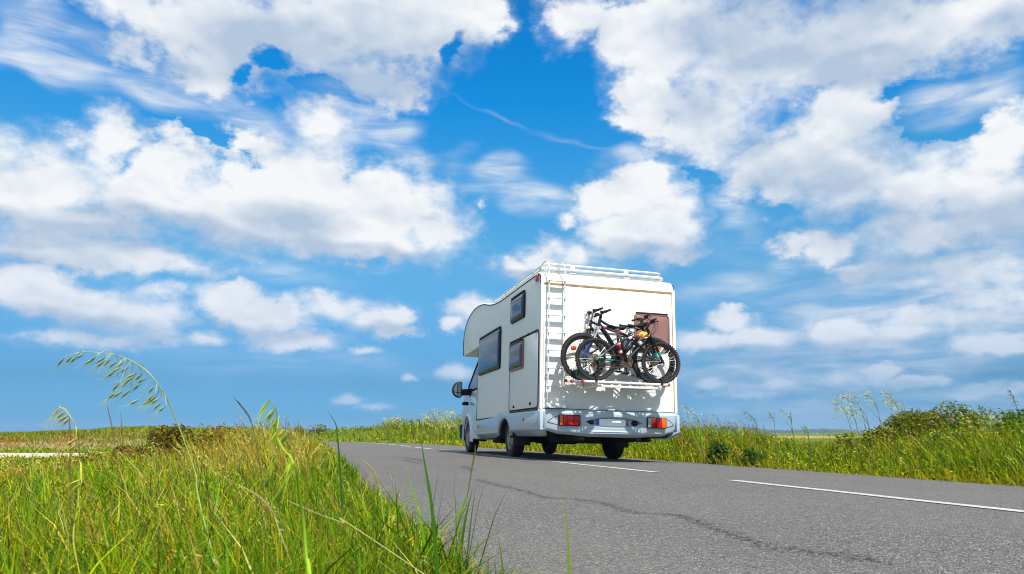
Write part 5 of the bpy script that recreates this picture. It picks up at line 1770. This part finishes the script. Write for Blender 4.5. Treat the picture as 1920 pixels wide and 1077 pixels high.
    shrub('bramble', 'yellow flowering herb clump in front of the tallest bush', 'herbs', 1665, 870, 9.6, .75, .50, .45, 8500, [(.12, .21, .008), (.24, .28, .008), (.32, .26, .01)], [2.6, 2.4, 1.0], .042, flowers=(900, (.52, .42, .10), .035, .3), seed=6)
    shrub('bramble', 'pale green herb clump with straw heads at the right road edge', 'herbs', 1800, 885, 8.9, .75, .44, .4, 7000, [(.14, .24, .014), (.26, .30, .02), (.07, .13, .012)], [3, 2, 1.4], .042, flowers=(1100, (.55, .50, .18), .032, .3), seed=7)
    shrub('weed', 'dark leafy weed among the verge grass nearest to the bumper', 'weed', 1270, 858, 10.4, .20, .34, .16, 900, [(.03, .10, .02), (.06, .15, .015)], [1, 1], .05, seed=8, lumps=5, twigs=4)
    shrub('weed', 'smaller dark leafy weed right of the one nearest to the bumper', 'weed', 1352, 866, 9.8, .17, .27, .14, 700, [(.03, .11, .02), (.06, .15, .015)], [1, 1], .045, seed=9, lumps=5, twigs=4)
    lbl = ['rounded far bush beyond the bend, right of the meadow ridge', 'widest far bush beyond the bend of the road', 'far bush touching the widest one on its right', 'small far bush at the vanishing road', 'low far bush at the left foot of the grass bank', 'far bush half hidden behind the dry ridge']
    for i, (px, w, h) in enumerate(((560, 1.4, 1.15), (597, 1.6, 1.3), (640, 1.5, 1.2), (668, .9, .75), (702, 1.1, .85), (515, 1.6, .9))):
        shrub('far_bush', lbl[i], 'bush', px, 822, 66 + 3 * i, w, h * 1.45, 1.0, 2200, mid, [1.5, 2.6, 2, 1], .16, group='bushes beyond the bend of the road', seed=20 + i)

    # tall flowering grasses on the right bank
    tg = 'tall flowering grasses on the right bank'
    pale = (.50, .52, .26); grey = (.34, .34, .20)
    P = [
        ('pale tall grass, leftmost of the plume cluster left of the bush', ((1020, 420), (960, 250), (920, 180), (880, 130)), pale, 8.9),
        ('pale tall grass with widest plume left of the bush', ((1040, 420), (1000, 260), (960, 150), (930, 112)), pale, 9.1),
        ('highest pale plume above the cluster left of the bush', ((1080, 420), (1050, 260), (1010, 150), (985, 100)), pale, 9.3),
        ('pale grass with thick drooping plume in the cluster middle', ((1110, 420), (1060, 240), (1000, 210), (955, 190)), pale, 8.7),
        ('thin tall grass bending over the bush from the left', ((1180, 400), (1130, 230), (1090, 140), (1050, 100)), pale, 9.6),
        ('pale grass whose plume hangs before the dark bush', ((1270, 400), (1240, 220), (1200, 140), (1160, 95)), pale, 9.8),
        ('second pale grass hanging before the dark bush', ((1310, 400), (1280, 240), (1220, 170), (1180, 150)), pale, 9.4),
        ('dark stalked grass, taller of the pair above the far hills', ((670, 400), (655, 290), (630, 230), (590, 195)), grey, 9.5),
        ('dark stalked grass, shorter of the pair above the far hills', ((570, 400), (560, 290), (545, 240), (525, 205)), grey, 9.5),
        ('low grey grass between the pair and the plume cluster', ((760, 410), (745, 340), (735, 310), (720, 290)), grey, 9.2),
        ('faint pale grass beside the bumper of the motorhome', ((175, 380), (150, 280), (110, 220), (60, 170)), pale, 10.6),
        ('grass with loose plume above the rusty sorrel patch', ((480, 390), (460, 290), (430, 240), (390, 205)), grey, 9.9),
        ('tall dark reed leaning left at the right edge of the picture', ((1905, 420), (1895, 250), (1865, 150), (1835, 85)), (.12, .16, .05), 8.6),
        ('grey reed standing between the umbel and the bush', ((1740, 400), (1725, 260), (1700, 210), (1670, 175)), (.16, .20, .08), 9.0),
    ]
    for i, (lb, pts, col, dep) in enumerate(P):
        plume(lb, px7(*pts), dep, col, 40 + i, tg, n=80 if col is pale else 45, spread=.05 if col is pale else .028)
    # pale seeding grasses beyond the motorhome on the bank
    tg2 = 'feathery grasses on the bank beyond the motorhome'
    for i, (px, top, dx) in enumerate(((738, 788, -14), (750, 782, -10), (762, 785, -14), (808, 776, -10), (820, 768, -12), (832, 765, -12), (842, 768, -14), (852, 764, -10), (860, 770, -12))):
        lb = ['outermost feathery grass at the left end of the far bank', 'feathery grass beside the post, on its left', 'feathery grass just in front of the post', 'feathery grass at the left flank of the tall clump', 'feathery grass left of the middle of the tall clump',
              'feathery grass in the middle of the tall clump', 'feathery grass right of the middle of the tall clump', 'highest feathery grass close to the mirror', 'feathery grass touching the motorhome'][i]
        azp = math.radians(azel(px, 811)[0]); dist = 6.5 / math.sin(azp)      # behind the far road edge
        dep = dist * math.cos(azp + CAM_YAW)
        plume(lb, [(px, 822), (px - 2, 806), (px + dx * .4, 790), (px + dx, top)], dep, (.48, .50, .24), 70 + i, tg2, n=120, spread=.13 * dep / 26)
    # white umbel
    p = at(1868, 860, 9.2); z = gz(p.x, p.y); u = empty('umbel_plant', (p.x, p.y, z)); tag(u, 'white umbel flower standing tall right of the bushes', 'wildflower')
    topz = at(1864, 790, 9.2).z - z
    mb = MB(); heads = []
    mb.tube([(0, 0, 0), (.01, 0, topz * .6), (-.02, 0, topz * .85)], [.007, .006, .004], 6)
    rnd = np.random.default_rng(5); V = []
    for k in range(14):
        e = Vector((rnd.uniform(-.14, .14), rnd.uniform(-.12, .12), topz + rnd.uniform(-.16, .11)))
        mb.tube([(-.01, 0, topz * rnd.uniform(.6, .85)), (e.x * .6, e.y * .6, e.z - .07), tuple(e)], [.003, .002, .0015], 4)
        for _ in range(26): V.append((e.x + rnd.normal(0, .026), e.y + rnd.normal(0, .026), e.z + rnd.normal(0, .010)))
    ob = mb.build('stem', LEAF, u); solid_tone(ob, (.14, .22, .04))
    V = np.array(V); Vv, F, C = leaves(V, np.full(len(V), .026), np.tile(np.array((.62, .66, .46)), (len(V), 1)), up=2)
    tag(np_mesh('flowers', Vv, F, C, u), kind='stuff')
    V = np.column_stack([rnd.normal(0, .05, 60), rnd.normal(0, .05, 60), rnd.uniform(.1, topz * .8, 60)])
    Vv, F, C = leaves(V, np.full(60, .07), pick([GREEN, DEEP], [1, 1], 60)); np_mesh('leaves', Vv, F, C, u)
    # posts
    for px, py0, py1, dep, lb in ((769, 806, 772, 51, 'thin weathered wooden post standing in the far grass bank'), (591, 818, 797, 64, 'thin pale post in front of the widest far bush')):
        a = at(px, py0, dep); b = at(px, py1, dep); z = gz(a.x, a.y)
        mb = MB(); r_ = .03; mb.tube([(0, 0, -.05), (0.01, 0, (b.z - z) * .5), (0, 0, b.z - z - .03), (0, 0, b.z - z)], [r_, r_ * .95, r_ * .9, r_ * .6], 8)
        o = mb.build('wooden_post', mat('weathered_wood', (.30, .24, .18), .85, var=.25, scale=14)); o.location = (a.x, a.y, z); tag(o, lb, 'post')


def build_distance():
    # yellow field and wooded hills far off to the right
    def far(px, dist, z): 
        r = pix_ray(px, 811); r.z = 0; r.normalize(); return Vector((CAM.x + r.x * dist, CAM.y + r.y * dist, z))
    zf = gz(80, 100)
    mb = MB(); vs = []
    cols = list(range(1440, 2200, 20))
    for px in cols:
        for dist in (165, 190, 230, 300): vs.append(tuple(far(px, dist, zf + .05)))
    mb.add(vs, [(4 * i + k, 4 * i + 4 + k, 4 * i + 5 + k, 4 * i + 1 + k) for i in range(len(cols) - 1) for k in range(3)])
    tag(mb.build('field', mat('yellow_crop', (.30, .27, .012), .9, var=.3, scale=.15), smooth=60), kind='structure')
    hm = mat('far_woodland', (.030, .05, .018), .95, var=.5, scale=.02)
    rnd = random.Random(3)
    mb = MB(); vs = []
    cols = list(range(-400, 2500, 4))
    for i, px in enumerate(cols):
        h = 9 + 3.5 * math.sin(px * .011) + 2 * math.sin(px * .037 + 1)
        if px < 1250: h = 1.5 + 1.0 * math.sin(px * .02)
        h += rnd.uniform(-.8, 1.0)
        for dist, z in ((1500, -2), (1510, h * .75), (1560, h + rnd.uniform(-.5, .5)), (1900, h * .6)): vs.append(tuple(far(px, dist, z)))
    mb.add(vs, [(4 * i + k, 4 * i + 4 + k, 4 * i + 5 + k, 4 * i + 1 + k) for i in range(len(cols) - 1) for k in range(3)])
    tag(mb.build('hills', hm, smooth=0), kind='structure')


build_plants()
build_distance()


def build_haze():
    """the air: far woods fade to blue"""
    mb = MB(); mb.box((0, 0, 8), (5200, 5200, 36))
    m = bpy.data.materials.new('air'); m.use_nodes = True
    g = NG(m.node_tree); g.n.clear()
    v = g.new('ShaderNodeVolumePrincipled')
    v.inputs['Color'].default_value = (.42, .68, 1.0, 1); v.inputs['Density'].default_value = HAZE; v.inputs['Anisotropy'].default_value = .0
    out = g.new('ShaderNodeOutputMaterial'); g.l.new(v.outputs[0], out.inputs['Volume'])
    tag(mb.build('haze', m, smooth=0), kind='stuff')


HAZE = 0.00028
build_haze()
